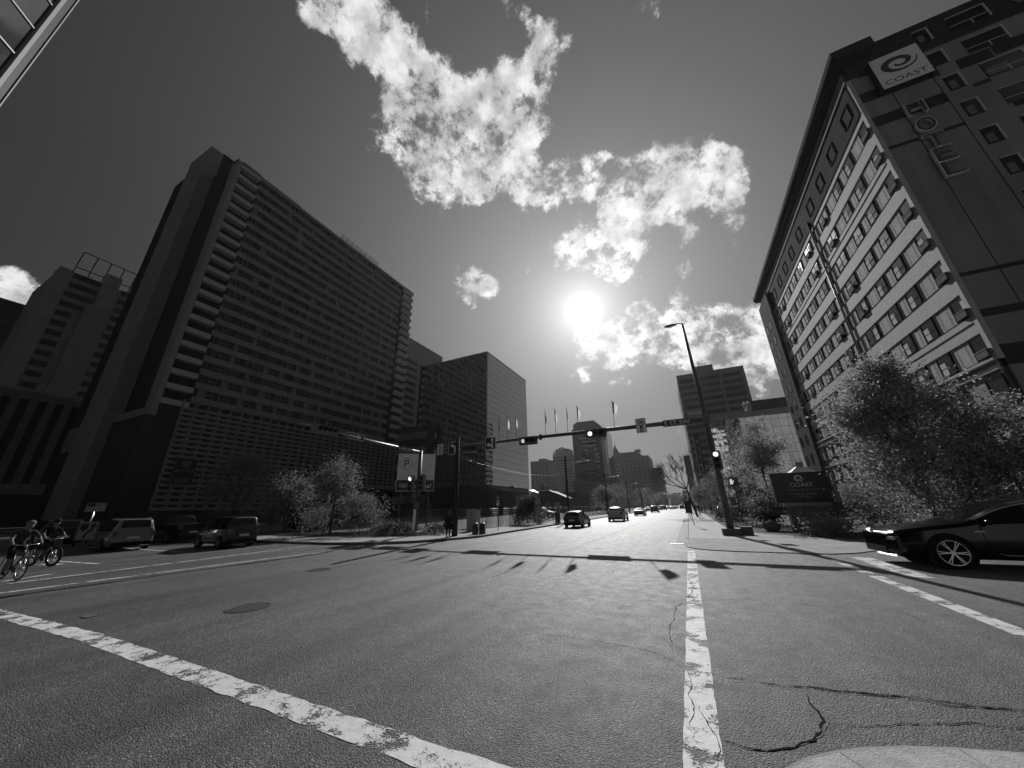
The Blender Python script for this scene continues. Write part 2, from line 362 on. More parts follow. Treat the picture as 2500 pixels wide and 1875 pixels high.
def poly_sheet(name, pts, z0, z1, m, parent=None):
    mb = MB(); n = len(pts)
    mb.add([(x,y,z0) for x,y in pts]+[(x,y,z1) for x,y in pts], [tuple(range(n,2*n))]+[(i,(i+1)%n,n+(i+1)%n,n+i) for i in range(n)])
    return mb.build(name, m, parent)
def kerb_run(parent, pts, w=.17, z=.142, seg=2.4, name='kerb_stone', m=None, side=1):
    """kerb stones along a polyline, each its own piece, with open joints"""
    P = [Vector((x,y,0)) for x,y in pts]
    out = []
    # resample
    acc = [P[0]]; 
    for a, b in zip(P, P[1:]):
        d = (b-a).length; k = max(1, round(d/seg))
        for i in range(1, k+1): acc.append(a.lerp(b, i/k))
    for a, b in zip(acc, acc[1:]):
        d = (b-a).normalized(); nrm = Vector((-d.y, d.x, 0))*side
        a2 = a+d*.006; b2 = b-d*.006
        mb = MB(); zz = z+random.uniform(-.003,.003)
        q = [a2, b2, b2+nrm*w, a2+nrm*w]; e = [a2+nrm*.03, b2+nrm*.03]
        mb.add([(p.x,p.y,-.05) for p in q]+[(a2.x,a2.y,zz-.03),(b2.x,b2.y,zz-.03),(q[2].x,q[2].y,zz),(q[3].x,q[3].y,zz),(e[0].x,e[0].y,zz),(e[1].x,e[1].y,zz)],
               [(0,1,5,4),(4,5,9,8),(8,9,6,7),(1,2,6,9,5),(2,3,7,6),(3,0,4,8,7)])
        mb.build(name, m or M['kerb'], parent, fix=True)
M['kerb'] = mat('kerb_concrete', .34, .85, .2, var=.28, vscale=5, bump=.5, bscale=50, world_co=True)
M['slab'] = mat('pavement_concrete', .36, .85, .22, var=.2, vscale=1.6, bump=.35, bscale=70, world_co=True)
M['slab2'] = mat('old_pavement_concrete', .27, .88, .2, var=.25, vscale=1.2, bump=.35, bscale=60, world_co=True)

# near corner, where the photographer stands
NK = [(-.55,-30),(-.55,1.5),(-.4,2.7),(-.05,3.5),(.31,3.98),(.5,4.2),(.74,4.4),(.96,4.54),(1.27,4.7),(1.62,4.83),(2.06,4.96),(3.2,5.08),(8,5.2),(60,5.2)]
KF = .968
NK = [(x*KF,y*KF) for x,y in NK]
near = struct(poly_sheet('pavement', NK[::-1]+[(-.55,-30),(60,-30)][::1], -.1, .0585, M['slab2']))
mbk = near
kerb_run(near, [(x*KF,y*KF) for x,y in [(-.3,2.9),(-.05,3.5),(.31,3.98)]], seg=1.0, side=-1, w=.42, z=.062)
kerb_run(near, [(x*KF,y*KF) for x,y in [(.31,3.98),(.5,4.2),(.74,4.4),(.96,4.54)]], seg=5, side=-1, w=.42, z=.062)
kerb_run(near, [(x*KF,y*KF) for x,y in [(.96,4.54),(1.27,4.7),(1.62,4.83)]], seg=5, side=-1, w=.42, z=.062)
kerb_run(near, [(x*KF,y*KF) for x,y in [(1.62,4.83),(2.06,4.96),(3.2,5.08)]], seg=5, side=-1, w=.42, z=.062)
kerb_run(near, [(x*KF,y*KF) for x,y in [(3.2,5.08),(8,5.2),(14,5.2)]], seg=2.4, side=-1, w=.42, z=.062)
# far right corner, along the avenue and the side street
FR = [(-.55,330),(-.55,22),(-.52,20.8),(-.38,19.5),(-.05,18.85),(.55,18.45),(1.5,18.25),(4.6,18.3),(5.4,18.8),(6.2,19.7),(7.6,20.1),(60,20.2)]
fr = struct(poly_sheet('pavement', FR+[(60,23.2),(7.2,23.2),(6.4,26.0),(2.45,30.5),(2.45,330)], -.1, .030, M['slab2']))
kerb_run(fr, [(-.55,60),(-.55,24)], seg=3.0, side=1, z=.07); kerb_run(fr, [(-.55,24),(-.55,22),(-.52,20.8)], seg=3.0, side=1, z=.05)
for a_, b_ in zip(FR[2:10], FR[3:11]): kerb_run(fr, [a_, b_], seg=6, side=1, z=.036)
kerb_run(fr, [(7.6,20.1),(34,20.2)], seg=3.0, side=1, z=.06)
gutter = MB(); gutter.add([(-.55,22,.006),(-.95,22,.006),(-.95,60,.006),(-.55,60,.006)], [(0,3,2,1)]); gutter.build('gutter', M['kerb'], fr)
# separate paving slabs of the footway beside the avenue
slab_me = MB().box(.012,1.398,.012,1.988,-.05,.0).mesh('paving_slab', M['slab'])
for j in range(46):
    y0 = 30 + 2.0*j if j else 30.0
    for i in range(2):
        put('paving_slab', slab_me, fr, (-.36+1.4*i, y0, .037+random.uniform(-.002,.002)))
for j in range(3):
    for i in range(2): put('paving_slab', slab_me, fr, (-.34+1.4*i, 24.0+2.0*j, .037+random.uniform(-.002,.002)))
# planting bed in front of the hotel
bed = struct(poly_sheet('planting_bed', [(2.47,330),(2.47,30.5),(6.42,26.02),(7.22,23.22),(60,23.22),(60,330)], -.1, .024, M['earth']))
# far left pavement
FL = [(-13.45,330),(-13.45,26),(-13.35,22.2),(-14.1,19.8),(-15.3,17.6),(-17,16.2),(-20,15.35),(-26,15.2),(-90,15.2)]
fl = struct(poly_sheet('pavement', (FL+[(-90,18.4),(-29,18.4),(-19.4,20.2),(-17.2,24.5),(-17.2,330)])[::-1], -.1, .126, M['slab2']))
kerb_run(fl, [(-13.45,70),(-13.45,26),(-13.35,22.2)], seg=3, side=-1)
for a_, b_ in zip(FL[2:6], FL[3:7]): kerb_run(fl, [a_, b_], seg=6, side=-1)
kerb_run(fl, [(-20,15.35),(-26,15.2),(-62,15.2)], seg=3, side=-1)
lot = struct(poly_sheet('parking_lot', [(-17.22,330),(-17.22,24.52),(-19.42,20.22),(-29.02,18.42),(-90,18.42),(-90,330)], -.1, .112, M['earth']))
# left of the intersection, behind the frame edge
poly_sheet('pavement', [(-16,-40),(-16,-1),(-17,.2),(-90,.2),(-90,-40)], -.1, .126, M['slab2'])['kind'] = 'structure'

# painted markings
def stripe(p0, p1, w, m=None, z=.004, nseg=1, name='road_marking', wob=0.0):
    p0, p1 = Vector((*p0,0)), Vector((*p1,0)); d = (p1-p0).normalized(); nr = Vector((-d.y,d.x,0))
    k = max(1, int((p1-p0).length/.14)) if wob else 1
    vs_ = []
    for i in range(k+1):
        c = p0.lerp(p1, i/k)
        for s_ in (-1, 1):
            q = c+nr*(s_*w/2 + (random.uniform(-wob,wob) if wob else 0)); vs_.append((q.x,q.y,z))
    mb = MB(); mb.add(vs_, [(2*i,2*i+1,2*i+3,2*i+2) for i in range(k)])
    return mb.build(name, m or M['paint'], road)
# crossing in front of the photographer: the broken stripe across the avenue
xs_ = [-1.55,-2.9,-4.6,-5.15,-6.5,-8.0,-9.35,-11.0,-12.6,-14.6]
for a_, b_ in zip(xs_, xs_[1:]):
    ya = 2.98 - (0.0 if a_ > -9.5 else (abs(a_)-9.5)*.055); yb = 2.98 - (0.0 if b_ > -9.5 else (abs(b_)-9.5)*.055)
    stripe((a_+.01, ya), (b_-.01, yb), .29, wob=.014, z=.004+.0004*(xs_.index(a_) % 2))
stripe((-1.56,2.98), (-1.1,2.98), .29, wob=.012)
stripe((-.235,2.4), (-.235,8.2), .285, wob=.006); stripe((-.235,8.2), (-.245,18.15), .285, wob=.006)
stripe((4.13,6.0), (4.17,13.55), .30, wob=.006); stripe((4.17,13.9), (4.2,16.9), .26, M['paint_thin'], wob=.006)
stripe((5.1,13.7), (5.2,17.7), .55, M['paint_thin'], wob=.01)
stripe((7.6,17.0), (30,17.2), .12, M['paint_thin'])
stripe((-13.3,20.05), (-.5,18.1), .13); stripe((-13.2,23.0), (-.62,21.1), .13)
stripe((-16.95,3.2), (-16.9,10.2), .16); stripe((-16.9,10.2), (-16.0,16.2), .16)
stripe((-19.0,3.5), (-20.2,12.2), .15); stripe((-20.2,12.2), (-20.6,14.6), .12, M['paint_thin'])
stripe((-19.9,3.9), (-20.7,5.2), .14); stripe((-23.8,4.5), (-60,6.2), .12, M['paint_thin']); stripe((-22.6,6.75), (-26.2,6.4), .14)
stripe((-25.3,5.7), (-24.2,6.1), .3, M['paint_thin']); stripe((-24,10.3), (-70,10.0), .12, M['paint_thin'])
for lx in (-10.4,-7.6,-4.2):
    for k in range(12): stripe((lx, 23.6+8.7*k), (lx+.05, 26.6+8.7*k), .12, M['paint'])

# cracks, tar seams and the old patch
def crack(pts, w=.012, jit=.03, step=.06, m=None, seed=0, z=.0065, taper=True):
    rnd = random.Random(seed); P = [Vector((x,y,0)) for x,y in pts]; acc = []
    for a, b in zip(P, P[1:]):
        k = max(1, int((b-a).length/step))
        for i in range(k): acc.append(a.lerp(b, i/k))
    acc.append(P[-1]); n = len(acc); mb = MB(); vs_ = []
    off = 0
    for i, c in enumerate(acc):
        d = (acc[min(i+1,n-1)]-acc[max(i-1,0)]).normalized(); nr = Vector((-d.y,d.x,0))
        off = off*.75+rnd.uniform(-jit,jit); ww = w*.62*rnd.uniform(.25,1.4)
        if taper: ww *= min(1, .25+4*min(i,n-1-i)/n)
        for s_ in (-1,1):
            q = c+nr*(off+s_*ww/2); vs_.append((q.x,q.y,z))
    mb.add(vs_, [(2*i,2*i+1,2*i+3,2*i+2) for i in range(n-1)])
    return mb.build('crack', m or M['crack'], road)
C1 = [(-2.77,6.09),(-2.47,5.97),(-2.1,6.02),(-1.67,6.04),(-1.29,5.98),(-.93,5.96),(-.69,5.89),(-.51,5.69),(-.37,5.46)]
C1b = [(-.37,5.46),(-.1,5.5),(.06,5.45),(.4,5.48),(.86,5.56),(1.07,5.55),(1.47,5.64),(1.77,5.69),(1.99,5.68),(2.33,5.74),(2.52,5.78),(3.4,5.9),(5,6.3)]
crack(C1, .012, .02, seed=1); crack(C1b, .03, .022, seed=2); crack([(p[0],p[1]-.045) for p in C1b[3:]], .022, .025, seed=3); crack([(p[0],p[1]+.05) for p in C1b[4:9]], .012, .02, seed=31)
crack([(-.55,5.99),(-.6,6.87),(-.57,7.52),(-.58,8.47),(-.36,8.93),(.04,9.25),(.7,9.59),(1.06,10.12)], .016, .02, seed=4)
crack([(.7,9.59),(1.28,9.48),(1.95,9.51),(2.54,9.53),(3.03,9.65),(3.18,9.47),(3.21,8.56)], .018, .02, seed=5)
crack([(.81,4.8),(1.05,4.89),(1.38,5.04),(1.71,5.2),(1.99,5.33),(2.14,5.35),(2.29,5.37),(3.4,5.5)], .02, .02, seed=6)
crack([(-.33,4.2),(-.32,5.2),(-.36,5.46),(-.25,5.3)], .016, .02, seed=7); crack([(-.2,3.7),(-.1,4.0),(-.28,4.6)], .012, .02, seed=8)
crack([(-.05,12.5),(-.3,11.4),(-.2,10.6),(-.3,9.6),(-.2,9.0)], .035, .05, seed=9)
crack([(-12.4,9.3),(-11.9,9.8),(-11.5,9.0),(-9.2,9.6),(-7,10.1),(-4.5,11)], .014, .03, seed=10)
crack([(-17,3.0),(-13,8.3)], .01, .03, seed=11)
for k, (x_, y_) in enumerate([(1,11.4),(2.5,12.2),(4.8,8),(3.0,14.0),(-3,16.2),(-2,13.8),(-6,7.2)]):
    crack([(x_,y_),(x_+1.2,y_+.3),(x_+2.3,y_-.1),(x_+3.2,y_+.25)], .012, .03, seed=20+k)
PE = [(.77,5.37),(.78,5.08),(.82,4.83),(.7,4.57),(.58,4.42),(.41,4.25),(.23,4.14),(.11,4.14),(-.06,4.17)]
pm = MB(); pp = PE+[(-.07,5.3),(.3,5.42)]; pm.add([(x,y,.003) for x,y in pp], [tuple(range(len(pp)))[::-1]]); pm.build('asphalt_patch', M['asphalt'], road)
crack(PE, .035, .02, seed=12)
crack([(-5.52,9.84),(-5.24,30.54),(-5.2,60)], .05, .006, step=1.2, m=M['tar'], seed=13, taper=False)
# manhole covers
def manhole(x, y, r, label):
    t = thing('manhole_cover', label, 'manhole', (x,y,0), group='manhole covers in the road')
    mb = MB(); n = 32
    ring = lambda ra, z: [(ra*math.cos(2*math.pi*i/n), ra*math.sin(2*math.pi*i/n), z) for i in range(n)]
    mb.add(ring(r,.005)+ring(r*.9,.011)+ring(r*.86,.004), [(k*n+i,k*n+(i+1)%n,(k+1)*n+(i+1)%n,(k+1)*n+i) for k in range(2) for i in range(n)])
    mb.build('frame', M['iron'], t, fix=True)
    md = MB(); md.add(ring(r*.85,.006)+[(0,0,.007)], [(i,(i+1)%n,n) for i in range(n)]); lid = md.build('lid', M['iron'], t)
    ms = MB()
    for k in range(-4,5):
        w = math.sqrt(max(.02,(r*.8)**2-(k*r*.17)**2)); ms.box(-w,w,k*r*.17-.012,k*r*.17+.012,.006,.012)
    ms.build('rib', M['iron_worn'], lid)
M['iron'] = mat('cast_iron', .045, .6, .4, metal=.3, var=.4, vscale=20)
M['iron_worn'] = mat('worn_cast_iron', .30, .4, .5, metal=.7)
manhole(-8.78, 5.1, .42, 'nearest large round iron manhole cover inside the intersection')
manhole(-11.9, 9.0, .40, 'round iron manhole cover farther off near the mast shadow')
manhole(-11.2, 3.47, .13, 'tiny round iron valve cover beside the broken white stripe')
dr = thing('storm_drain', 'slotted iron storm drain grate at the far corner kerb', 'drain', (-.9,21.0,.004))
MB().box(-.3,.3,-.25,.25,0,.004).build('pit', M['black'], dr)
for k in range(7): MB().box(-.28+.09*k,-.23+.09*k,-.25,.25,.004,.014).build('bar', M['iron_worn'], dr)

# ------------------------------------------------------------------ the hotel on the right
M['brick_light'] = mat('pale_brick', .31, .8, .25, var=.12, vscale=2.5, bump=.5, bscale=12)
M['panel_light'] = mat('pale_render_panel', .31, .85, .2, var=.15, vscale=2.0, bump=.2, bscale=8)
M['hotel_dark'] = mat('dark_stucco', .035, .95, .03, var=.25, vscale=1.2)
M['hotel_mid'] = mat('grey_stucco', .17, .85, .2, var=.3, vscale=.5, bump=.15, bscale=5, streak=True)
M['hotel_low'] = mat('brown_stucco', .12, .85, .2, var=.2, vscale=.8)
M['frame'] = mat('dark_window_frame', .025, .95, .02)
M['frame_light'] = mat('pale_window_trim', .40, .9, .05)
M['curtain'] = mat('white_curtain', .5, .9, .1, var=.2, vscale=6)
M['pane'] = glass_mat('window_pane', .015, .12, .22)
M['ac'] = mat('air_conditioner_case', .12, .9, .05, var=.2, vscale=4)
XH, YH, YE = 17.6, 29.0, 68.3
hotel = thing('hotel', 'tall hotel with light window bands, dark end wall and a big sign high up', 'building', (XH, YH, 0))
hl = lambda x, y, z: (x-XH, y-YH, z)
# core volume, slightly behind the facades
MB().box(.35, 40, .35, YE-YH-.1, 0, 37.9).build('core', M['hotel_mid'], hotel)
# --- avenue side (plane X = XH): rows of windows between brick bands
rows = [30.72-2.755*k for k in range(8)]                 # window head heights
WIN = [(29.15,1.3,0),(32.45,1.35,1),(35.2,1.35,1),(38.7,2.1,2),(44.2,2.1,2),(47.9,1.5,3),(50.9,1.5,3),(54.0,1.5,3),(57.2,1.1,4),(59.9,1.2,3)]
yw = lambda y: y-YH
# full recessed panel wall
MB().box(.18, .34, .32, 33.3, 9.6, 31.4).build('panel_wall', M['panel_light'], hotel)
def hotel_band(z0, z1, kind):
    mb = MB(); y0, y1 = .30, 33.3
    if kind == 0: mb.box(.11, .2, y0, y1, z0, z1)
    elif kind == 1:
        mb.box(.11,.2,y0,y1,z0,z0+.42); mb.box(.15,.2,y0,y1,z0+.42,z0+.72); mb.box(.10,.2,y0,y1,z0+.72,z1)
    else:
        for k in range(6): mb.box(.09 if k % 2 else .115, .2, y0, y1, z0+(z1-z0)*k/6, z0+(z1-z0)*(k+1)/6-.002)
    mb.build('brick_band', M['brick_light'], hotel)
    MB().box(.09, .22, y0, y1, z1, z1+.05).build('sill', M['frame'], hotel)
    MB().box(.10, .2, y0, y1, z0-.045, z0-.002).build('drip_edge', M['brick_light'], hotel)
for k, zt in enumerate(rows):
    zb = zt-1.55                                           # foot of the window zone
    z0 = zb-1.22 if k < 7 else zb-1.5
    hotel_band(z0+.05, zb-.05, (0,1,0,0,0,0,1,2)[k])
MB().box(.11,.2,.3,33.3,30.76,31.30).build('brick_band', M['brick_light'], hotel)
# corner strip
MB().box(.09,.36,-.02,.30,9.6,34.9).build('corner_strip', M['brick_light'], hotel)
# window prototypes
def window_proto(w, h, lights, blind):
    out = {}
    mb = MB()
    for a in (0, w): mb.box(.10,.16,a-.05,a+.05,0,h)
    mb.box(.10,.16,-.05,w+.05,h-.07,h); mb.box(.10,.16,-.05,w+.05,0,.07)
    for k in range(1, lights): mb.box(.115,.155,w*k/lights-.03,w*k/lights+.03,.07,h-.07)
    if blind: mb.box(.115,.155,0,w,h*.36,h*.36+.05)
    out['frame'] = mb.mesh('frame', M['frame'])
    out['pane'] = MB().box(.135,.15,.03,w-.03,.05,h-.05).mesh('pane', M['pane'])
    return out
protos = {0: window_proto(1.3,1.46,1,0), 1: window_proto(1.35,1.46,1,1), 2: window_proto(2.1,1.46,2,1), 3: window_proto(1.5,1.46,2,1), 4: window_proto(1.1,1.46,1,1)}
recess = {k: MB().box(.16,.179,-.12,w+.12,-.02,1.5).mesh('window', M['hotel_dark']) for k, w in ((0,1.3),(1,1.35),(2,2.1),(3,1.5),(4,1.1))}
curt = {k: MB().box(.155,.163,w*.50,w*.94,.08,.95).mesh('curtain', M['curtain']) for k, w in ((0,1.3),(1,1.35),(2,2.1),(3,1.5),(4,1.1))}
curt_b = {k: MB().box(.155,.163,w*.08,w*.34,.08,1.1).mesh('curtain', M['curtain']) for k, w in ((0,1.3),(1,1.35),(2,2.1),(3,1.5),(4,1.1))}
# the glass is see-through enough to show curtains: build curtains just outside the dark recess, in front of an open pane
ac_me = MB().box(-.06,.14,.08,.98,.0,.42).mesh('air_conditioner', M['ac'])
ac_lip = MB().box(-.08,.14,.04,1.02,.42,.45).mesh('lip', M['frame_light'])
wav = MB()
for k in range(7):
    a, b = (.04 if k % 2 else -.04), (-.04 if k % 2 else .04)
    wav.add([(.165,a-.018,.2*k),(.165,a+.018,.2*k),(.165,b+.018,.2*k+.2),(.165,b-.018,.2*k+.2)], [(0,1,2,3)][::1])
wav_me = wav.mesh('wavy_joint', M['frame'])
rnd = random.Random(5)
for r, zt in enumerate(rows):
    zb = zt-1.5
    for c, (y, w, kd) in enumerate(WIN):
        o = put('window', recess[kd], hotel, (0, yw(y), zb))
        put('pane', protos[kd]['pane'], o); put('frame', protos[kd]['frame'], o)
        if kd in (1,2,3) or rnd.random() < .5:
            cu = put('curtain', (curt if rnd.random() < .8 else curt_b)[kd], o, (-.035,0,0))
        if kd == 0 or (kd == 2 and rnd.random() < .85) or (kd == 4 and rnd.random() < .8):
            a = put('air_conditioner', ac_me, o, (0, .0 if kd == 0 else .5, .0)); 
            put('lip', ac_lip, o, (0, .0 if kd == 0 else .5, .0))
        for dy in ((w+.55,) if kd == 4 else (w+.5, w+1.35) if c not in (3,4) else (w+.6,)):
            if y+dy < 61.8 and abs(y+dy-42.8) > .4: put('wavy_joint', wav_me, hotel, (.0, yw(y)+dy, zb+.05))
# drain pipe; a dark raised strip paints in its shadow gap
pipe = MB(); pipe.tube([(-.02,13.75,9.8),(-.02,13.75,32.2)], .07, 8); pipe.build('drain_pipe', M['steel'], hotel)
MB().box(.095,.2,13.7,13.98,9.6,31.4).build('pipe_shade_strip', M['hotel_dark'], hotel)
# dark end bay, dark top storey
MB().box(-.35,.5,33.3,39.3,0,34.9).build('end_bay', M['hotel_dark'], hotel)
dk = MB().box(.05,.34,.30,33.3,31.30,34.9); dk.build('top_storey_wall', M['hotel_dark'], hotel)
for y in (30.0,33.6,37.0,40.4,45.0,48.6,52.0,55.4,59.0):
    w_ = MB(); w_.box(-.0,.06,0,1.4,0,.05); w_.box(0,.06,0,.06,.05,1.5); w_.box(0,.06,1.34,1.4,.05,1.5); w_.box(0,.06,0,1.4,1.5,1.56)
    wo = w_.build('window', M['frame'], hotel, (-.01, yw(y), 32.1)); put('pane', protos[1]['pane'], wo, (-.06,0,.06))
for k in range(10):
    for y in (64.0,66.4):
        w_ = MB(); w_.box(-.03,.02,0,1.1,0,.05); w_.box(-.03,.02,0,.05,.05,1.4); w_.box(-.03,.02,1.05,1.1,.05,1.4); w_.box(-.03,.02,0,1.1,1.4,1.45)
        wo = w_.build('window', M['frame'], hotel, (-.36, yw(y), 29.1-2.755*k)); put('pane', MB().box(-.012,-.002,.05,1.05,.05,1.4).mesh('pane', M['pane']), wo)
MB().box(-.05,.8,.0,39.3,34.9,35.0).build('roof_slab', M['brick_light'], hotel)
MB().box(1.2,6,.36,39.0,35.0,37.2).build('penthouse_wall', M['hotel_dark'], hotel)
# railing
rl = MB(); rl.box(-.02,.02,.0,39.2,35.84,35.88); rl.box(-.02,.02,.0,39.2,35.04,35.07); rl.build('railing', M['frame_light'], hotel)
bal = MB().box(-.012,.012,-.012,.012,35.06,35.85).mesh('baluster', M['frame_light'])
for k in range(112): put('baluster', bal, hotel, (0,.15+.35*k,0))
# eave
ev = MB(); prof = [(-.62,37.55),(-.62,37.0),(-.35,36.55),(2,36.55),(2,37.55)]
ev.prism(prof, (0,-1.1,0), (1,0,0), (0,0,1), (0,1,0), 40.9); ev.build('eave', M['hotel_dark'], hotel, fix=True)
# --- end wall facing the camera (plane Y = YH)
zones = [(34.85,38.1,'hotel_dark'),(33.13,34.85,'hotel_mid'),(32.05,33.13,'hotel_dark'),(30.3,32.05,'hotel_mid'),(29.27,30.3,'hotel_dark'),(27.05,29.27,'hotel_mid'),(26.75,27.05,'hotel_dark'),
         (15.54,26.75,'hotel_mid'),(15.25,15.54,'hotel_dark'),(12.85,15.25,'hotel_mid'),(12.33,12.85,'hotel_dark'),(10.46,12.33,'hotel_mid'),(9.17,10.46,'hotel_dark'),(7.5,9.17,'hotel_mid'),(5.6,7.5,'hotel_low'),(0,5.6,'hotel_low')]
for z0, z1, mm in zones:
    x1 = 4.45 if mm == 'hotel_dark' and 26 < z0 < 33 else 40
    MB().box(.36,x1,.02 if mm != 'hotel_dark' else .03,.34,z0,z1).build('wall_panel', M[mm], hotel)
    if x1 < 40: MB().box(x1,40,.02,.34,z0,z1).build('wall_panel', M['hotel_mid'], hotel)
# vertical joints
for x in (2.1, 4.4):
    MB().box(x-.03,x+.03,.012,.034,7.5,34.8).build('wall_joint', M['hotel_dark'], hotel)
# windows of the end wall
def end_window(x0, x1, z0, z1, wide):
    w, h = x1-x0, z1-z0
    mb = MB(); mb.box(-.0,w,-.06,.0,h-.07,h); mb.box(w-.1,w,-.06,.0,0,h-.07)
    if wide: mb.box(0,w,-.04,0,.30*h,.30*h+.05); mb.box(w*.52,w*.52+.06,-.04,0,0,.3*h)
    o = MB().box(0,w,-.008,.02,0,h).build('window', M['frame'], hotel, (x0-XH, -.002, z0))
    mb.build('trim', M['frame_light'], o)
    MB().box(.05,w-.12,-.016,-.009,.05,h-.08).build('pane', M['pane'], o)
    if rnd.random() < .5: MB().box(.1,w*.55,-.022,-.017,.1,h*.6).build('curtain', M['ac'], o)
for k in range(10):
    z1 = 37.25-2.81*k
    end_window(22.35,23.2,z1-1.5,z1,False); end_window(24.22,26.3,z1-1.5,z1,True); end_window(27.5,29.5,z1-1.5,z1,True); end_window(31,33,z1-1.5,z1,True)
for (x0,x1,z0,z1) in ((23.4,25.1,31.8,32.8),(25.2,30,31.9,32.9),(23.4,24.25,29.75,30.05),(21.9,22.4,32.0,33.0),(24.4,25.6,26.9,27.3)):
    MB().box(x0-XH,x1-XH,.0,.024,z0,z1).build('wall_panel', M['hotel_dark'], hotel)
# lower avenue front under the bands
MB().box(.1,.34,.32,33.3,0,9.6).build('lower_wall', M['hotel_low'], hotel)
MB().box(-.1,.34,.02,33.3,9.60,9.72).build('ledge', M['brick_light'], hotel)
for z1 in (8.72,5.95):
    MB().box(.03,.1,.32,33.3,z1-1.5,z1).build('panel_wall', M['hotel_mid'], hotel)
    MB().box(-.12,.1,.02,33.3,z1+.28,z1+.33).build('drip_edge', M['frame_light'], hotel)
    for c, (y, w, kd) in enumerate(WIN):
        o = put('window', recess[kd], hotel, (-.16, yw(y), z1-1.5)); put('pane', protos[kd]['pane'], o); put('frame', protos[kd]['frame'], o)
        if kd in (0,2): put('air_conditioner', ac_me, o, (0,0,.0)); put('lip', ac_lip, o)
        else: put('curtain', curt[kd], o, (-.035,0,0))
# --- the square sign
M['sign_white'] = mat('backlit_sign_face', .62, .4, .4, var=.06)
M['sign_dark'] = mat('sign_graphite', .03, .5, .4)
sg = thing('wall_sign', 'square white sign box reading COAST with a dark wave spiral on the hotel wall', 'sign', (20.43, YH-.02, 33.72))
MB().box(-1.42,1.42,-.55,-.02,-1.72,1.72).build('cabinet', M['black'], sg)
MB().box(-1.40,1.40,-.57,-.551,-1.70,1.70).build('face', M['sign_white'], sg)
def spiral_mb(cx, cz, s, y, depth=.012):
    """the wave spiral: a thick band winding inwards"""
    mb = MB(); outer = []; inner = []
    N = 72
    def tab(t, T):
        for (t0, v0), (t1, v1) in zip(T, T[1:]):
            if t <= t1: return v0+(v1-v0)*(t-t0)/(t1-t0)
        return T[-1][1]
    TW = [(0,.03),(.12,.17),(.3,.42),(.48,.46),(.65,.33),(.8,.24),(.92,.19),(1,.05)]
    TR = [(0,1.04),(.3,1.0),(.48,.93),(.62,.80),(.75,.57),(.88,.38),(1,.22)]
    for i in range(N+1):
        t = i/N; a = rad(14)-t*rad(560); ro = tab(t, TR); w = tab(t, TW)
        for lst, rr in ((outer, ro), (inner, ro-w)): lst.append((cx+s*1.12*rr*math.cos(a), cz+s*.92*rr*math.sin(a)))
    vs_ = [(p[0],y,p[1]) for p in outer]+[(p[0],y,p[1]) for p in inner]; n = N+1
    mb.add(vs_, [(i,i+1,n+i+1,n+i) for i in range(N)])
    return mb
spiral_mb(.02,.42,.92,-.576).build('wave_emblem', M['sign_dark'], sg)
put('lettering', text_mesh('COAST', M['sign_dark'], 2.35, .46, .01), sg, (0,-.577,-1.18), rot=FACE_NEG_Y)
# vertical letters
hs = thing('hotel_letters', 'vertical channel letters spelling HOTEL on the dark hotel wall', 'sign', (20.17, YH-.02, 26.5))
M['letter_edge'] = mat('channel_letter_edge', .75, .5, .4)
for k, ch in enumerate('HOTEL'):
    zc = (29.53,27.75,26.1,24.7,23.4)[k]-26.5; h = (1.25,1.4,1.35,1.3,1.3)[k]
    lo = put('letter', text_mesh(ch, M['letter_edge'], 1.06, h, .22), hs, (0,-.16,zc), rot=FACE_NEG_Y)
    put('letter_face', text_mesh(ch, M['sign_dark'], .98, h-.09, .02), lo, (0,0,.112))

# ------------------------------------------------------------------ the slab tower with the parking screen on the left
M['tower_conc'] = mat('tower_concrete', .30, .85, .2, var=.15, vscale=.4)
M['tower_band'] = mat('tower_spandrel', .25, .8, .25, var=.15, vscale=.6)
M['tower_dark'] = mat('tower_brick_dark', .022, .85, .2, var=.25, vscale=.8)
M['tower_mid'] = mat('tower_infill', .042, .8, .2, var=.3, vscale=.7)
M['balcony'] = mat('balcony_parapet', .45, .8, .25, var=.1, vscale=1)
M['screen'] = mat('screen_block', .22, .85, .2, var=.2, vscale=.8)
M['blind'] = mat('drawn_blind', .22, .9, .1, var=.3, vscale=.9)
XG, YG = -78.0, 23.2
tw = thing('apartment_tower', 'huge dark slab tower with stacked balconies at both ends above a screened car park', 'building', (XG, YG, 0))
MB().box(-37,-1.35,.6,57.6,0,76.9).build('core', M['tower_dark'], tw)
MB().box(-2.9,0,-.25,.5,18.2,76.6).build('corner_column', M['tower_conc'], tw)
MB().box(-13.5,-2.9,.3,.59,18.2,79.5).build('recess_wall', M['tower_dark'], tw)
MB().box(-23.6,-13.5,-2.0,.58,0,87.6).build('end_fin', M['tower_conc'], tw)
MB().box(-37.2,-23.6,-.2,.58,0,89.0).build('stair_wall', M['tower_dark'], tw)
rib = MB().box(-.12,.12,-.35,-.2,0,88).mesh('rib', M['tower_mid'])
for k in range(14): put('rib', rib, tw, (-24.4-.95*k,0,0))
MB().box(-37,-14,.6,30,76.9,88.4).build('roof_plant_room', M['tower_dark'], tw)
MB().box(-13.4,-4,3,16,76.9,80.5).build('roof_plant_room', M['tower_dark'], tw)
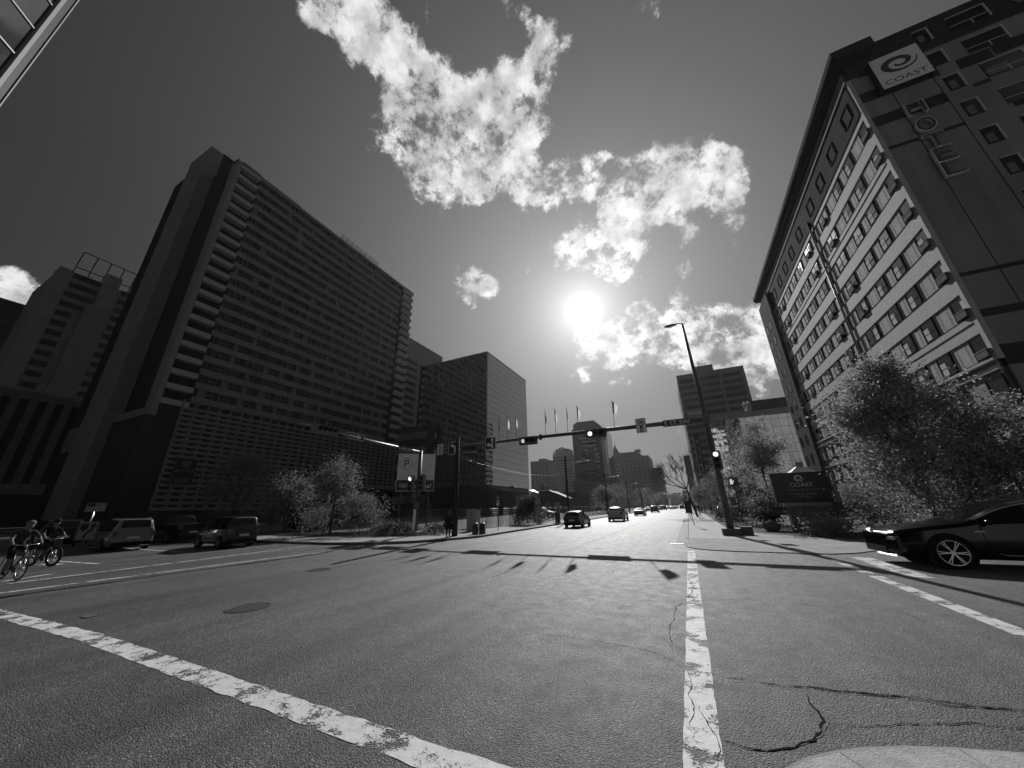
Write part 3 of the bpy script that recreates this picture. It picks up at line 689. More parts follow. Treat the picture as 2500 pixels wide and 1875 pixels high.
# balconies of both ends
FL_H = 2.765
bal_l = MB(); bal_l.box(-1.35,0,.55,4.4,-.14,0); bal_l.box(-.12,0,.55,4.4,0,.82); bal_l.box(-1.3,-.12,4.28,4.4,0,.82)
bal_l = bal_l.mesh('balcony', M['balcony'])
bal_r = MB(); bal_r.box(-1.35,.1,52.4,57.0,-.14,0); bal_r.box(-.02,.1,52.4,57.0,0,.9); bal_r.box(-1.3,-.02,56.9,57.0,0,.9)
bal_r = bal_r.mesh('balcony', M['balcony'])
for k in range(21):
    z = 75.3-FL_H*k
    put('balcony', bal_l, tw, (0,0,z)); put('balcony', bal_r, tw, (0,0,z+.3))
MB().box(-1.35,-.5,.55,57.0,76.35,76.9).build('parapet', M['tower_conc'], tw)
MB().box(-.55,-.1,.5,4.4,76.7,77.1).build('parapet', M['tower_conc'], tw)
MB().box(-1.34,-1.2,4.4,4.7,18.2,76.3).build('pier', M['tower_dark'], tw)
MB().box(-1.34,-.7,51.8,52.4,18.2,76.3).build('pier', M['tower_dark'], tw)
# spandrels and windows
spn = MB(); spn.box(-1.34,-.9,4.7,51.8,0,1.12); spn.box(-.9,-.84,4.7,51.8,1.06,1.14)
spn = spn.mesh('spandrel', M['tower_band'])
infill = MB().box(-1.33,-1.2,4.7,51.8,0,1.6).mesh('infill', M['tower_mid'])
def tw_win(w, n):
    mb = MB(); h = 1.5; t = .06
    mb.box(-1.19,-1.12,0,w,0,t); mb.box(-1.19,-1.12,0,w,h-t,h); mb.box(-1.19,-1.12,0,t,t,h-t); mb.box(-1.19,-1.12,w-t,w,t,h-t)
    mb.box(-1.19,-1.12,w*.5-t/2,w*.5+t/2,t,h-t); mb.box(-1.19,-1.12,w*.5+t/2,w-t,h*.45,h*.45+t)
    return MB().box(-1.195,-1.16,.02,w-.02,.02,h-.02).mesh('window', M['dark_glass']), mb.mesh('frame', M['tower_conc']), MB().box(-1.18,-1.15,.08,w*.45,.08,h-.08).mesh('blind', M['blind'])
wA = tw_win(1.5,2); wB = tw_win(2.3,2)
rnd = random.Random(11)
for k in range(21):
    z = 74.85-FL_H*k
    put('spandrel', spn, tw, (0,0,z-FL_H+1.62)); put('infill', infill, tw, (0,0,z))
    for c in range(14):
        w_, fr_, bl_ = wB if rnd.random() < .35 else wA
        y = 5.2+c*3.35+rnd.uniform(0,.5)
        o = put('window', w_, tw, (0,y,z+.05)); put('frame', fr_, o)
        if rnd.random() < .16+.02*k: put('blind', bl_, o)
# roof rail
gr = MB()
for i in range(9):
    y = 27+i*1.7; gr.bar((-.7,y,76.9),(-.7,y,78.6),.09); gr.bar((-2.2,y,76.9),(-.7,y,78.6),.06)
for z in (77.5,78.0,78.55): gr.bar((-.7,27,z),(-.7,40.6,z),.07)
gr.build('roof_rail', M['dark_steel'], tw)
# car park screen
MB().box(-1.6,-.4,.2,70,0,20.7).build('car_park_wall', M['black'], tw)
MB().box(-13.4,-.41,-.6,.19,0,18.6).build('podium_end_wall', M['tower_mid'], tw)
MB().box(-36,-13.4,-.6,-.2,14,18.9).build('podium_end_wall', M['tower_band'], tw)
MB().box(-14,.15,-.7,.5,17.6,18.9).build('podium_ledge', M['tower_band'], tw)
fin = MB().box(-.4,.12,-.13,.13,2.4,21.2).mesh('fin', M['screen'])
NF = 37
for k in range(NF): put('fin', fin, tw, (0,3.6+1.86*k,0))
slat = MB(); slat.prism([(.13,.0),(1.73,.0),(1.73,.62),(1.45,.62),(1.32,.46),(.54,.46),(.41,.62),(.13,.62)], (-.36,0,0), (0,1,0), (0,0,1), (1,0,0), .3)
slat_me = slat.fix('screen_block', M['screen'])
cells = [(c, r) for c in range(NF-1) for r in range(19)]
vis = sorted(cells, key=lambda q: q[0]*1.0+abs(q[1]-11)*.35)
for c, r in vis[:300]: put('screen_block', slat_me, tw, (0,3.6+1.86*c,2.5+.945*r))
rest = MB()
for c, r in vis[300:]:
    for v0 in [0]:
        b_ = len(rest.v); rest.v += [(x,y+3.6+1.86*c,z+2.5+.945*r) for x,y,z in slat.v]
        rest.f += [tuple(b_+i for i in f) for f in slat.f]; rest.sm += slat.sm
struct(rest.build('screen_blocks', M['screen'], tw, fix=True), kind='stuff')
MB().box(-.45,.3,.2,70,0,2.3).build('base_wall', M['tower_mid'], tw)
MB().box(-.44,.32,44,56,0.2,7.5).build('car_park_entrance', M['black'], tw)
MB().box(-.44,.5,43,57,7.5,8.3).build('entrance_lintel', M['tower_band'], tw)
# its name board
gs = thing('name_board', 'dark hanging board reading grid5 with a white grid icon on the car park screen', 'sign', (-77.75, 29.6, 8.85))
MB().box(0,.12,-1.55,1.55,-2.25,2.25).build('board', M['black'], gs)
fr_ = MB()
for a in (-1.55,1.47): fr_.box(.12,.15,a,a+.08,-2.25,2.25)
for a in (-2.25,2.17): fr_.box(.12,.15,-1.47,1.47,a,a+.08)
fr_.box(.12,.15,-1.47,1.47,-1.15,-1.1); fr_.build('border', M['tower_band'], gs)
sq = MB().box(.121,.14,0,.26,0,.26).mesh('icon_square', M['blind'])
for i in range(4):
    for j in range(3): put('icon_square', sq, gs, (0,-.65+.31*i,.75+.38*j))
put('lettering', text_mesh('grid5', M['blind'], 2.5, .8, .02), gs, (.13,0,.1), rot=FACE_POS_X)
for k in range(3): MB().box(.121,.135,-1.1+.1*k,1.1-.15*k,-1.42-.22*k,-1.34-.22*k).build('small_print', M['tower_band'], gs)

# ------------------------------------------------------------------ buildings beyond it on the far left
t2 = thing('office_tower', 'stepped concrete tower with slot windows and an open roof pergola behind the slab tower', 'building', (-175,18.6,0))
MB().box(-30,0,0,19,0,80).build('wall', M['tower_band'], t2)
MB().box(-6,.3,-.3,2.6,0,80.4).build('corner_pier', M['tower_conc'], t2)
MB().box(-1,.6,8.2,10.4,0,70.5).build('stair_shaft', M['tower_band'], t2); MB().box(-1,.5,9.6,13.4,70.5,84).build('plant_room', M['tower_conc'], t2)
sl = MB().box(-.2,.12,0,6.4,0,1.9).mesh('window', M['dark_glass']); sl2 = MB().box(-.2,.12,0,3.2,0,1.9).mesh('window', M['dark_glass'])
for k in range(18):
    put('window', sl if k < 4 else sl2 if k < 12 else sl, t2, (0,2.9,78.0-3.55*k))
    put('window', sl2, t2, (0,14.4,78.0-3.55*k))
pg = MB()
for y in (2.9,6.3,9.7,13.1,16.5): pg.bar((-4,y,80),(-1,y,89),.3); 
pg.bar((-1,2.9,89),(-1,19,88.6),.3); pg.bar((-4,2.9,84),(-4,19,84),.3)
pg.build('pergola', M['dark_steel'], t2)
b3 = thing('corner_office', 'low dark building with tall vertical concrete fins left of the slab tower', 'building', (-120,4,0))
MB().box(-30,-.4,-40,22,0,26).build('wall', M['black'], b3)
MB().box(-1,.4,-40,22,24.9,26.6).build('parapet', M['tower_band'], b3); MB().box(-1,.3,-40,22,6.2,8.2).build('ledge', M['tower_band'], b3)
fn = MB().box(-.4,.35,-.55,.55,8.2,24.9).mesh('fin', M['screen'])
for k in range(22): put('fin', fn, b3, (0,20.5-2.3*k,0))
rp = MB()
for k in range(8): rp.bar((0,20-3*k,26.6),(0,20-3*k,28.4),.12)
rp.build('roof_rail', M['tower_band'], b3)
b4 = thing('block_tower', 'plain dark tower with small square windows at the far left edge', 'building', (-230,-30,0))
MB().box(-30,0,-20,55,0,83.4).build('wall', M['tower_dark'], b4)
wq = MB().box(-.1,.08,0,1.5,0,2.2).mesh('window', M['black'])
for r in range(14):
    for c in range(9): put('window', wq, b4, (0,50-3.1*c,74-4.6*r))

# ------------------------------------------------------------------ glass tower whose edge shows top left, across the street
M['mullion'] = mat('aluminium_mullion', .45, .4, .5, metal=.5)
M['far_conc_'] = mat('aluminium_edge', .30, .6, .3); M['dark_wall'] = mat('dark_cladding', .04, .6, .3)
M['office_glass'] = glass_mat('office_glass', .10, .05, .8, wob=.05, wscale=.4, metal=.85)
b5 = thing('glass_block', 'glass office block whose pale roof-high corner edge shows at the top left corner', 'building', (-35.6,-1.69,0), rz=0)
D5 = (Vector((0,0,0)))
# the facade comes forward from the corner edge at a skew to the street grid; local +Y is its outside
b5.rotation_euler = (0,0,math.atan2(-.74,.67))
H5 = 72.0
MB().box(.0,60,-45,-.25,0,H5).build('core', M['dark_wall'], b5)
MB().box(-.4,.0,-45,.1,0,H5).build('corner_post', M['dark_wall'], b5); MB().box(-.47,-.4,-.1,.14,0,H5).build('corner_fin', M['far_conc_'], b5)
MB().box(.0,.22,-.24,.1,0,H5).build('mullion', M['far_conc_'], b5)
pn = MB().box(.06,2.50,-.2,-.05,.06,2.79).mesh('pane', M['office_glass'])
mv = MB().box(-.07,.07,-.22,.06,0,H5).mesh('mullion', M['mullion']); mh = MB().box(.35,26,-.2,.03,-.05,.05).mesh('transom', M['mullion'])
for c in range(10):
    put('mullion', mv, b5, (.35+2.56*(c+1),0,0))
    for r in range(10,25): put('pane', pn, b5, (.35+2.56*c,0,2.85*r-.4))
for r in range(1,25): put('transom', mh, b5, (0,0,2.85*r-.4))
MB().box(.35,60,-.24,-.1,0,28).build('lower_glazing', M['office_glass'], b5); MB().box(26,60,-.24,-.1,28.01,H5).build('far_glazing', M['office_glass'], b5)

# ------------------------------------------------------------------ mirror glass building in the middle
M['mirror'] = glass_mat('mirror_glass', .62, .015, .5, wob=.035, wscale=.35, metal=1.0)
M['joint'] = mat('black_joint', .012, .5, .3)
XM, YM = -48.0, 82.5
mg = thing('mirror_building', 'dark mirrored glass office cube with a fine square grid beside the avenue', 'building', (XM, YM, 0))
MB().box(-26,-.12,.12,29.0,0,46.9).build('core', M['joint'], mg)
rnd = random.Random(21); R0, R1, NR = 7.8, 46.9, 21; rh = (R1-R0)/NR
px_me = MB().box(-.1,0,.035,1.345,.035,rh-.035).mesh('pane', M['mirror'])
py_me = MB().box(.035,1.345,0,.1,.035,rh-.035).mesh('pane', M['mirror'])
cells = [('x',c,r) for c in range(21) for r in range(NR)] + [('y',c,r) for c in range(18) for r in range(NR)]
cells.sort(key=lambda q: (q[1] if q[0] == 'x' else q[1]+4)+.12*abs(q[2]-10))
def pane_at(q):
    f, c, r = q
    if f == 'x': return (0,.25+1.38*c,R0+rh*r)
    return (-.25-1.38*(c+1),0,R0+rh*r)
big = MB()
for i, q in enumerate(cells):
    me = px_me if q[0] == 'x' else py_me
    if i < 300:
        put('pane', me, mg, pane_at(q), rot=(rnd.gauss(0,.0012),rnd.gauss(0,.0012),rnd.gauss(0,.0012)))
    else:
        src = (MB().box(-.1,0,.035,1.345,.035,rh-.035) if q[0] == 'x' else MB().box(.035,1.345,0,.1,.035,rh-.035)); o = pane_at(q)
        tl = rnd.gauss(0,.0012)
        big.add([(x+o[0]+(tl*z if q[0]=='x' else 0), y+o[1]+(tl*z if q[0]=='y' else 0), z+o[2]) for x,y,z in src.v], src.f)
struct(big.build('panes', M['mirror'], mg), kind='stuff')
ch = MB().add([(-.25,0,R0),(0,.25,R0),(0,.25,R1),(-.25,0,R1)], [(0,1,2,3)]); ch.build('corner_glass', M['mirror'], mg)
MB().box(-26,.05,-.05,29.2,46.9,47.3).build('coping', M['dark_steel'], mg)
MB().box(-26,-.5,.5,28.5,0,7.79).build('base_wall', M['tower_dark'], mg) if False else None
cp = MB(); cp.add([(-.2,26,7.0),(5.2,29,5.9),(3.2,35,5.7),(-.2,33,7.9)], [(0,1,2,3)]); cp.add([(-.2,26,6.9),(5.2,29,5.8),(3.2,35,5.6),(-.2,33,7.8)], [(3,2,1,0)])
sky_canopy = cp.build('glass_canopy', M['white'], mg)  # white paint stands for sun reflecting off the sloped glass
lat = MB()
for k in range(26): lat.bar((.1,1+1.0*k,7.4),(3.8,2+1.0*k,6.3),.12)
lat.bar((3.8,2,6.3),(3.8,28,6.3),.15); lat.build('canopy_lattice', M['tower_conc'], mg)
MB().box(.0,3.6,.5,26.5,0,6.0).build('arcade_wall', M['tower_dark'], mg)

# slim louvred block behind the slab tower
lb = thing('louvred_block', 'pale concrete block with louvred bays rising behind the slab tower balconies', 'building', (-100,100,0))
MB().box(-30,-1,0,27,0,73).build('core', M['black'], lb)
M['far_conc'] = mat('far_concrete', .26, .85, .2, var=.1, vscale=.3)
MB().box(-30,0,0,27,64.5,74.4).build('top_wall', M['far_conc'], lb)
for y in (9.3,25.5): MB().box(-1,.25,y,y+1.8,0,64.5).build('pier', M['far_conc'], lb)
lv = MB().box(-1,.05,0,27,0,1.25).mesh('louvre', M['far_conc'])
for k in range(19): put('louvre', lv, lb, (0,0,61.2-3.3*k))

# dim brick office behind the car park sign
M['brick_dark'] = mat('dark_brick', .05, .85, .2, var=.2, vscale=1.0)
bo = thing('brick_office', 'dim brown brick office with ribbon windows behind the parking sign', 'building', (-66,95,0))
MB().box(-30,0,-15.5,40,0,26).build('wall', M['brick_dark'], bo)
rw = MB().box(0,.12,0,1.35,0,2.0).mesh('window', M['dark_glass'])
for r in range(5):
    for c in range(10):
        put('window', rw, bo, (0,-13+1.45*c,22-4.6*r))
wfar = MB().box(-1.4,0,-.12,0,0,2).mesh('window', M['blind'])
for r in range(5):
    for c in range(12): put('window', wfar, bo, (-1-1.6*c,-15.5,22-4.6*r))

# ------------------------------------------------------------------ right hand side of the avenue, beyond the hotel
M['beige'] = mat('beige_concrete', .20, .85, .2, var=.1, vscale=.3)
M['win_dark'] = glass_mat('office_window', .02, .08, .5)
bg_ = thing('beige_office', 'tall beige office slab with long dark window strips right of the lamp post', 'building', (4.05,150,0))
MB().box(0,23.8,0,30,0,52.5).build('wall', M['beige'], bg_)
ws_ = MB().box(0,6.55,-.1,.0,0,1.4).mesh('window', M['win_dark']); wl_ = MB().box(-.1,0,0,3.6,0,1.4).mesh('window', M['win_dark'])
for r in range(17):
    for c in range(3): put('window', ws_, bg_, (.75+7.65*c,0,48.8-2.75*r))
    for c in range(6): put('window', wl_, bg_, (0,1.2+4.9*c,48.8-2.75*r))
MB().box(7.2,14.2,4,13,52.5,56.5).build('plant_room', M['beige'], bg_); MB().box(14.6,17,5,8,52.5,54.2).build('tank', M['tower_band'], bg_); MB().bar((9.5,6,56.5),(9.5,6,59.5),.16).build('mast', M['dark_steel'], bg_)
MB().box(1.2,7.5,-.25,-.1,35.2,36.6).build('sign_panel', M['mullion'], bg_)
# reflective corner building
gb = thing('reflective_building', 'low mirror glass building with black grid lines beside the hotel', 'building', (7.7,95,0))
MB().box(.12,17,.12,34,0,22).build('core', M['joint'], gb)
pgm = MB().box(.03,1.52,0,.1,.03,1.87).mesh('pane', M['mirror'])
rnd = random.Random(4)
for c in range(11):
    for r in range(11): put('pane', pgm, gb, (1.55*c,0,1.0+1.9*r), rot=(rnd.gauss(0,.003),0,rnd.gauss(0,.003)))
pgx = MB().box(0,.1,.03,2.17,.03,1.87).mesh('pane', M['mirror'])
for c in range(15):
    for r in range(11): put('pane', pgx, gb, (0,.2+2.2*c,1.0+1.9*r), rot=(0,rnd.gauss(0,.006),rnd.gauss(0,.006)))
MB().box(0,17.3,-.1,.1,21.0,22.4).build('cornice', M['tower_band'], gb)
pent = MB().box(9.6,17.4,1,20,22.4,25.0).build('penthouse', M['black'], gb); MB().box(9.0,9.58,1,6,22.4,24.6).build('penthouse_end', M['far_conc'], gb)
rf = MB()
for k in range(4): rf.tube([(8.2+.35*k,2,22.4),(8.2+.35*k,2,24.9+.4*(k % 2))], .1, 6)
rf.tube([(8,3,24),(12,3,25.6)], .1, 6); rf.build('roof_pipes', M['steel'], gb)
lt = MB()  # white bars imitate the wavy reflections seen in the glass
rnd = random.Random(9)
for c in range(4):
    for r in range(12):
        x0, z0 = .15+1.0*c, 2+1.55*r
        pts = [(x0+rnd.uniform(-.25,.25),-.16,z0),(x0+rnd.uniform(-.3,.3)+.2,-.2,z0+.6),(x0+rnd.uniform(-.3,.3),-.16,z0+1.5)]
        lt.tube(pts, .05, 5); lt.tube([(x0-.4,-.16,z0+.3),(x0+.2,-.22,z0+.45+rnd.uniform(-.2,.2)),(x0+.7,-.16,z0+.3)], .045, 5)
lt.build('reflection_lines', M['white'], gb)
# blade sign, canopy
M['letter_white'] = mat('white_letter', .7, .5, .3)
bs = thing('blade_sign', 'tall black blade sign with white vertical lettering beyond the signal pole', 'sign', (3.6,80,0))
MB().box(-.5,.55,-.15,.15,7.4,15.3).build('board', M['black'], bs); MB().box(-.6,-.51,-.2,.2,7.2,15.4).build('edge', M['mullion'], bs)
put('lettering', text_mesh('W', M['letter_white'], .5, .55, .02), bs, (.05,-.17,14.0), rot=FACE_NEG_Y)
for k in range(6): MB().bar((.02+.12*(k % 2),-.165,12.9-.85*k),(.08-.1*(k % 2),-.165,12.35-.85*k),.09,.03).build('lettering', M['letter_white'], bs)
MB().tube([(0,0,0.1),(0,0,7.4)], .14, 8).build('post', M['dark_steel'], bs)
cn = thing('glass_canopy', 'small pale glass entrance canopy under the blade sign', 'canopy', (3.8,84,0))
c_ = MB(); c_.prism([(-.7,7.0),(.6,7.2),(.75,5.5),(-.5,4.3)], (0,0,0), (1,0,0), (0,0,1), (0,1,0), 4); c_.build('roof', M['mullion'], cn, fix=True)
MB().box(-1.9,.5,-.5,3,3.9,4.4).build('fascia', M['black'], cn)
for x in (-1.6,.3): MB().tube([(x,2.6,.1),(x,2.6,3.9)], .1, 6).build('post', M['dark_steel'], cn)

def far_tower(name, label, x0, x1, y0, y1, h, wall, win, cols, rows, ztop, ww, wh, side=None, zstep=3.4, crown=None):
    t = thing(name, label, 'building', (x0, y0, 0))
    MB().box(0,x1-x0,0,y1-y0,0,h).build('wall', wall, t)
    me = MB().box(0,ww,-.15,0,0,wh).mesh('window', win); sp = (x1-x0)/cols
    for r in range(rows):
        for c in range(cols): put('window', me, t, ((c+.5)*sp-ww/2,0,ztop-zstep*r))
    if side:
        ms = MB().box(0,.15,0,ww,0,wh).mesh('window', win); n, sw = side
        for r in range(rows):
            for c in range(n): put('window', ms, t, (x1-x0,(c+.5)*(y1-y0)/n-ww/2,ztop-zstep*r))
    return t
M['far_dark'] = mat('far_dark_cladding', .07, .8, .2); M['far_mid'] = mat('far_grey_cladding', .14, .8, .2, var=.1, vscale=.2); M['far_win'] = glass_mat('far_window', .05, .1, .6)
M['bright_win'] = glass_mat('sky_window', .55, .05, .5, metal=1.0)
t = far_tower('condominium', 'broad grey condominium block with a rooftop cap behind the mirrored cube', -148,-125,350,372,49,M['far_mid'],M['far_win'],10,11,45.5,1.2,1.3, zstep=2.9)
MB().box(8,16,4,14,49,51.6).build('roof_cap', M['far_dark'], t)
for k in range(5): MB().box(4.4*k+.6,4.4*k+2.6,-.5,-.16,10,48).build('balcony_stack', M['far_dark'], t)
t = far_tower('condominium_tower', 'slender grey tower with a stepped pleated crown in the distance', -132.5,-110.5,380,402,58,M['far_mid'],M['far_win'],9,12,54,1.2,1.6, zstep=3.1)
for k in range(9): MB().tube([(1.2+2.45*k,1.0,56),(1.2+2.45*k,1.0,60+6.5*math.sin(math.pi*(k+.5)/9))], 1.0, 8).build('crown_pleat', M['far_mid'], t)
MB().box(3,19,2,18,58,64.5).build('crown_core', M['far_mid'], t)
far_tower('low_office', 'low dark office wedged between the two far condominium towers', -116,-100,300,315,29,M['far_dark'],M['far_win'],6,5,25,1.4,1.4)
t = far_tower('dark_office_tower', 'dark office tower with bright reflecting window strips under the flags', -70.8,-49.6,250,275,56.8,M['far_dark'],M['far_win'],1,1,53,10,.6)
me = MB().box(0,12.5,-.2,-.05,0,1.5).mesh('window', M['bright_win']); me2 = MB().box(0,6.5,-.2,-.05,0,1.5).mesh('window', M['bright_win']); me3 = MB().box(0,3.2,-.2,-.05,0,1.5).mesh('window', M['bright_win']); meD = MB().box(0,13,-.14,-.02,0,2.0).mesh('window', M['win_dark'])
for r in range(10):
    put('window', meD, t, (4.6,0,48.6-3.0*r))
    if r < 3: put('window', me, t, (4.8,0,48.8-3.0*r))
    elif r < 6: put('window', me2 if r < 5 else me3, t, (4.8,0,48.8-3.0*r)); put('window', me3, t, (15.5,0,48.8-3.0*r))
    else: put('window', me3, t, (15.3,0,48.8-3.0*r))
cr = MB(); cr.prism([(1,56.8),(1,60.5),(4,62.3),(17,62.3),(20.5,59),(20.5,56.8)], (0,1,0), (1,0,0), (0,0,1), (0,1,0), 18); cr.build('crown', M['far_dark'], t, fix=True)
MB().box(21.2,25.2,.5,22,20,54).build('glazed_side', M['bright_win'], t); MB().box(-1,27,-4,24,0,19.5).build('podium', M['far_dark'], t)
t = far_tower('chateau_hotel', 'stone apartment block with a steep pyramid roof and finial far down the avenue', -62,-52.2,345,372,48.5,M['far_mid'],M['bright_win'],3,9,38,.8,1.2, side=None)
py = MB(); py.add([(0,0,48.5),(9.8,0,48.5),(9.8,18,48.5),(0,18,48.5),(3.6,8,56),(6,8,56),(6,10,56),(3.6,10,56)], [(0,1,5,4),(1,2,6,5),(2,3,7,6),(3,0,4,7),(4,5,6,7)]); py.build('roof', M['far_dark'], t, fix=True)
MB().box(4,5.6,8,9.6,56,58.2).build('lantern', M['far_mid'], t); MB().tube([(4.8,8.8,58.2),(4.8,8.8,63)], [.35,.05], 6).build('finial', M['far_dark'], t)
t = far_tower('slab_apartments', 'large pale slab apartment block stepping down beside the avenue', -52,-26.2,340,380,45,M['far_mid'],M['far_dark'],7,11,40,1.3,1.6, zstep=3.3)
st = MB(); st.prism([(0,45),(0,49.3),(17,49.3),(21,45)], (0,.5,0), (1,0,0), (0,0,1), (0,1,0), 30); st.build('upper_storeys', M['far_mid'], t, fix=True); MB().box(14,19,4,10,49.3,51.6).build('plant_room', M['far_dark'], t)
t = far_tower('balcony_block', 'darker apartment block with sunlit balcony ends next to the far crossing', -26,-17.6,330,380,32.5,M['far_dark'],M['far_mid'],3,8,28,1.2,1.4)
bb = MB().box(8.4,9.5,0,1.8,0,1.1).mesh('balcony', M['white'])
for r in range(8):
    for c in range(5): put('balcony', bb, t, (0,2+9*c,26-3.3*r))
far_tower('slim_tower', 'narrow dark tower at the right of the avenue behind the bare tree', 2.0,8.5,262,300,33,M['far_dark'],M['far_win'],2,8,29,1.2,1.4)
far_tower('distant_block', 'low distant block closing the end of the avenue', -30,14,760,790,16,M['far_mid'],M['far_dark'],14,3,12,1.6,1.6)
far_tower('shopfront_block', 'low row of dark shops behind the fenced lot', -60,-34,118,150,6.6,M['brick_dark'],M['blind'],6,1,1.0,2.2,2.4)
cvr = thing('curved_roof_hall', 'low hall with a curved pale roof edge behind the wooden pole', 'building', (-44,110,0))
pr = [(0,0)]+[(1.0*k, 6.7+.25*math.sin(k*.45)-.02*k*k*(k > 4)) for k in range(11)]+[(10,0)]
cv_ = MB(); cv_.prism([(x,z) for x,z in pr], (0,0,0), (1,0,0), (0,0,1), (0,1,0), 8); cv_.build('wall', M['tower_mid'], cvr, fix=True)
rf_ = MB()
for k in range(10):
    a, b_ = pr[k+1], pr[k+2]; rf_.bar((a[0],-.4,a[1]+.12),(b_[0],-.4,b_[1]+.12),.9,.14)
rf_.build('roof_edge', M['white'], cvr); MB().tube([(1.5,-.3,8.2),(1.5,.3,8.2)], .9, 16).build('round_sign', M['dark_steel'], cvr)
for k in range(2): MB().box(2+3*k,4.2+3*k,-.1,0,1,3.4).build('window', M['mullion'], cvr)
# sunlit apartment house behind the photographer, seen only as a reflection
pa = thing('pale_apartments', 'sunlit pale apartment house mirrored in the reflective building glass', 'building', (14,-34,0))
M['pale'] = mat('pale_render', .42, .85, .2, var=.06, vscale=.3)
MB().box(0,80,-15,0,0,42).build('wall', M['pale'], pa)
wv_ = MB().box(0,2.0,0,.05,0,1.6).mesh('window', M['win_dark']); wf_ = MB().box(-.12,2.12,0,.04,-.12,-.02).mesh('sill', M['frame_light'])
for r in range(12):
    for c in range(14): o = put('window', wv_, pa, (3+5.4*c,0,2+3.3*r)); put('sill', wf_, o)

# ------------------------------------------------------------------ signals, signs, poles
M['sig_case'] = mat('signal_housing', .07, .5, .4, var=.15, vscale=5)
M['sig_back'] = mat('signal_backplate', .05, .6, .3)
M['lens'] = glass_mat('dark_lens', .008, .15, .5)
M['lit'] = mat('lit_signal_lens', .8, .4, .3, emit=1.6)
M['lit_dim'] = mat('weakly_lit_lens', .5, .4, .3, emit=.5)
M['sign_black'] = mat('black_sign_sheet', .01, .45, .4)
M['sign_green'] = mat('street_name_sheet', .04, .45, .4)
M['mast'] = mat('mast_paint', .075, .5, .4, var=.3, vscale=3, streak=True)
def disc(mb, c, r, n=16, ax='y', d=.02):
    """flat round plate facing -Y (ax y) or +X (ax x)"""
    if ax == 'y': mb.tube([(c[0],c[1],c[2]),(c[0],c[1]+d,c[2])], r, n, smooth=False)
    else: mb.tube([(c[0]-d,c[1],c[2]),(c[0],c[1],c[2])], r, n, smooth=False)
    return mb
def visor(mb, c, r, ax='y', L=.2, n=12):
    vs_ = []
    for k in range(n+1):
        a = rad(-25)+rad(230)*k/n
        p, q = math.cos(a)*r, math.sin(a)*r
        for t in (0, 1):
            if ax == 'y': vs_.append((c[0]+p, c[1]-L*t*(.55+.45*max(0,math.sin(a))), c[2]+q))
            else: vs_.append((c[0]+L*t*(.55+.45*max(0,math.sin(a))), c[1]+p, c[2]+q))
    mb.add(vs_, [(2*k,2*k+1,2*k+3,2*k+2) for k in range(n)], True)
    return mb
def signal_head(parent, c, horizontal=True, n=3, lit=0, ax='y', s=1.0, litmat=None, case=None):
    """housing > backplate, lens, visor; c is the centre of the head"""
    L = (.54*n)*s if horizontal else .66*s; Hh = .68*s if horizontal else (.40*n)*s
    if not horizontal: L = .54*s
    if ax == 'y': hb = MB().box(-L/2,L/2,0,.22,-Hh/2,Hh/2)
    else: hb = MB().box(-.22,0,-L/2,L/2,-Hh/2,Hh/2)
    head = hb.build('signal_head', case or M['sig_case'], parent, c)
    fr_ = MB(); t = .03
    for z in (-Hh/2,Hh/2-t):
        fr_.box(-L/2,L/2,-.02,-.001,z,z+t) if ax == 'y' else fr_.box(.001,.02,-L/2,L/2,z,z+t)
    for x in (-L/2,L/2-t):
        fr_.box(x,x+t,-.02,-.001,-Hh/2+t,Hh/2-t) if ax == 'y' else fr_.box(.001,.02,x,x+t,-Hh/2+t,Hh/2-t)
    fr_.build('border', M['sig_back'], head)
    for k in range(n):
        q = (k-(n-1)/2)*(.44*s if horizontal else .37*s)
        if ax == 'y': lc = (q,-.03,0) if horizontal else (0,-.03,-q)
        else: lc = (.03,q,0) if horizontal else (.03,0,-q)
        r = .17*s if horizontal else .15*s
        disc(MB(), lc, r, 18, ax).build('lens', (litmat or M['lit']) if k == lit else M['lens'], head)
        visor(MB(), lc, r*1.1, ax).build('visor', M['sig_back'], head)
    return head
def arrow_poly(kind):
    if kind == 'left': return [(-.34,.2),(-.12,.40),(-.12,.28),(.05,.26),(.18,.15),(.22,-.02),(.22,-.4),(.06,-.4),(.06,-.05),(.02,.06),(-.06,.11),(-.12,.12),(-.12,.02)]
    if kind == 'right_bar': return [(-.42,-.1),(.12,-.1),(.12,-.26),(.42,0),(.12,.26),(.12,.1),(-.42,.1)]
def plate(parent, name, w, h, loc, m, ax='y', border=None, d=.025):
    o = (MB().box(-w/2,w/2,-d,0,-h/2,h/2) if ax == 'y' else MB().box(0,d,-w/2,w/2,-h/2,h/2)).build(name, m, parent, loc)
    if border:
        b_ = MB(); t = .035; e = .004
        for z in (-h/2,h/2-t):
            b_.box(-w/2,w/2,-d-e,-d-.001,z,z+t) if ax == 'y' else b_.box(d+.001,d+e,-w/2,w/2,z,z+t)
        for x in (-w/2,w/2-t):
            b_.box(x,x+t,-d-e,-d-.001,-h/2+t,h/2-t) if ax == 'y' else b_.box(d+.001,d+e,x,x+t,-h/2+t,h/2-t)
        b_.build('border', border, o)
    return o
def flat(parent, name, poly, m, off, ax='y', s=1.0, dx=0, dz=0):
    mb = MB(); n = len(poly)
    if ax == 'y': vs_ = [(x*s+dx, off, z*s+dz) for x, z in poly]
    else: vs_ = [(off, x*s+dx, z*s+dz) for x, z in poly]
    me = MB().add(vs_, [tuple(range(n))]).mesh(name, m)
    bm = bmesh.new(); bm.from_mesh(me); bmesh.ops.triangulate(bm, faces=bm.faces); bm.to_mesh(me); bm.free()
    return put(name, me, parent)
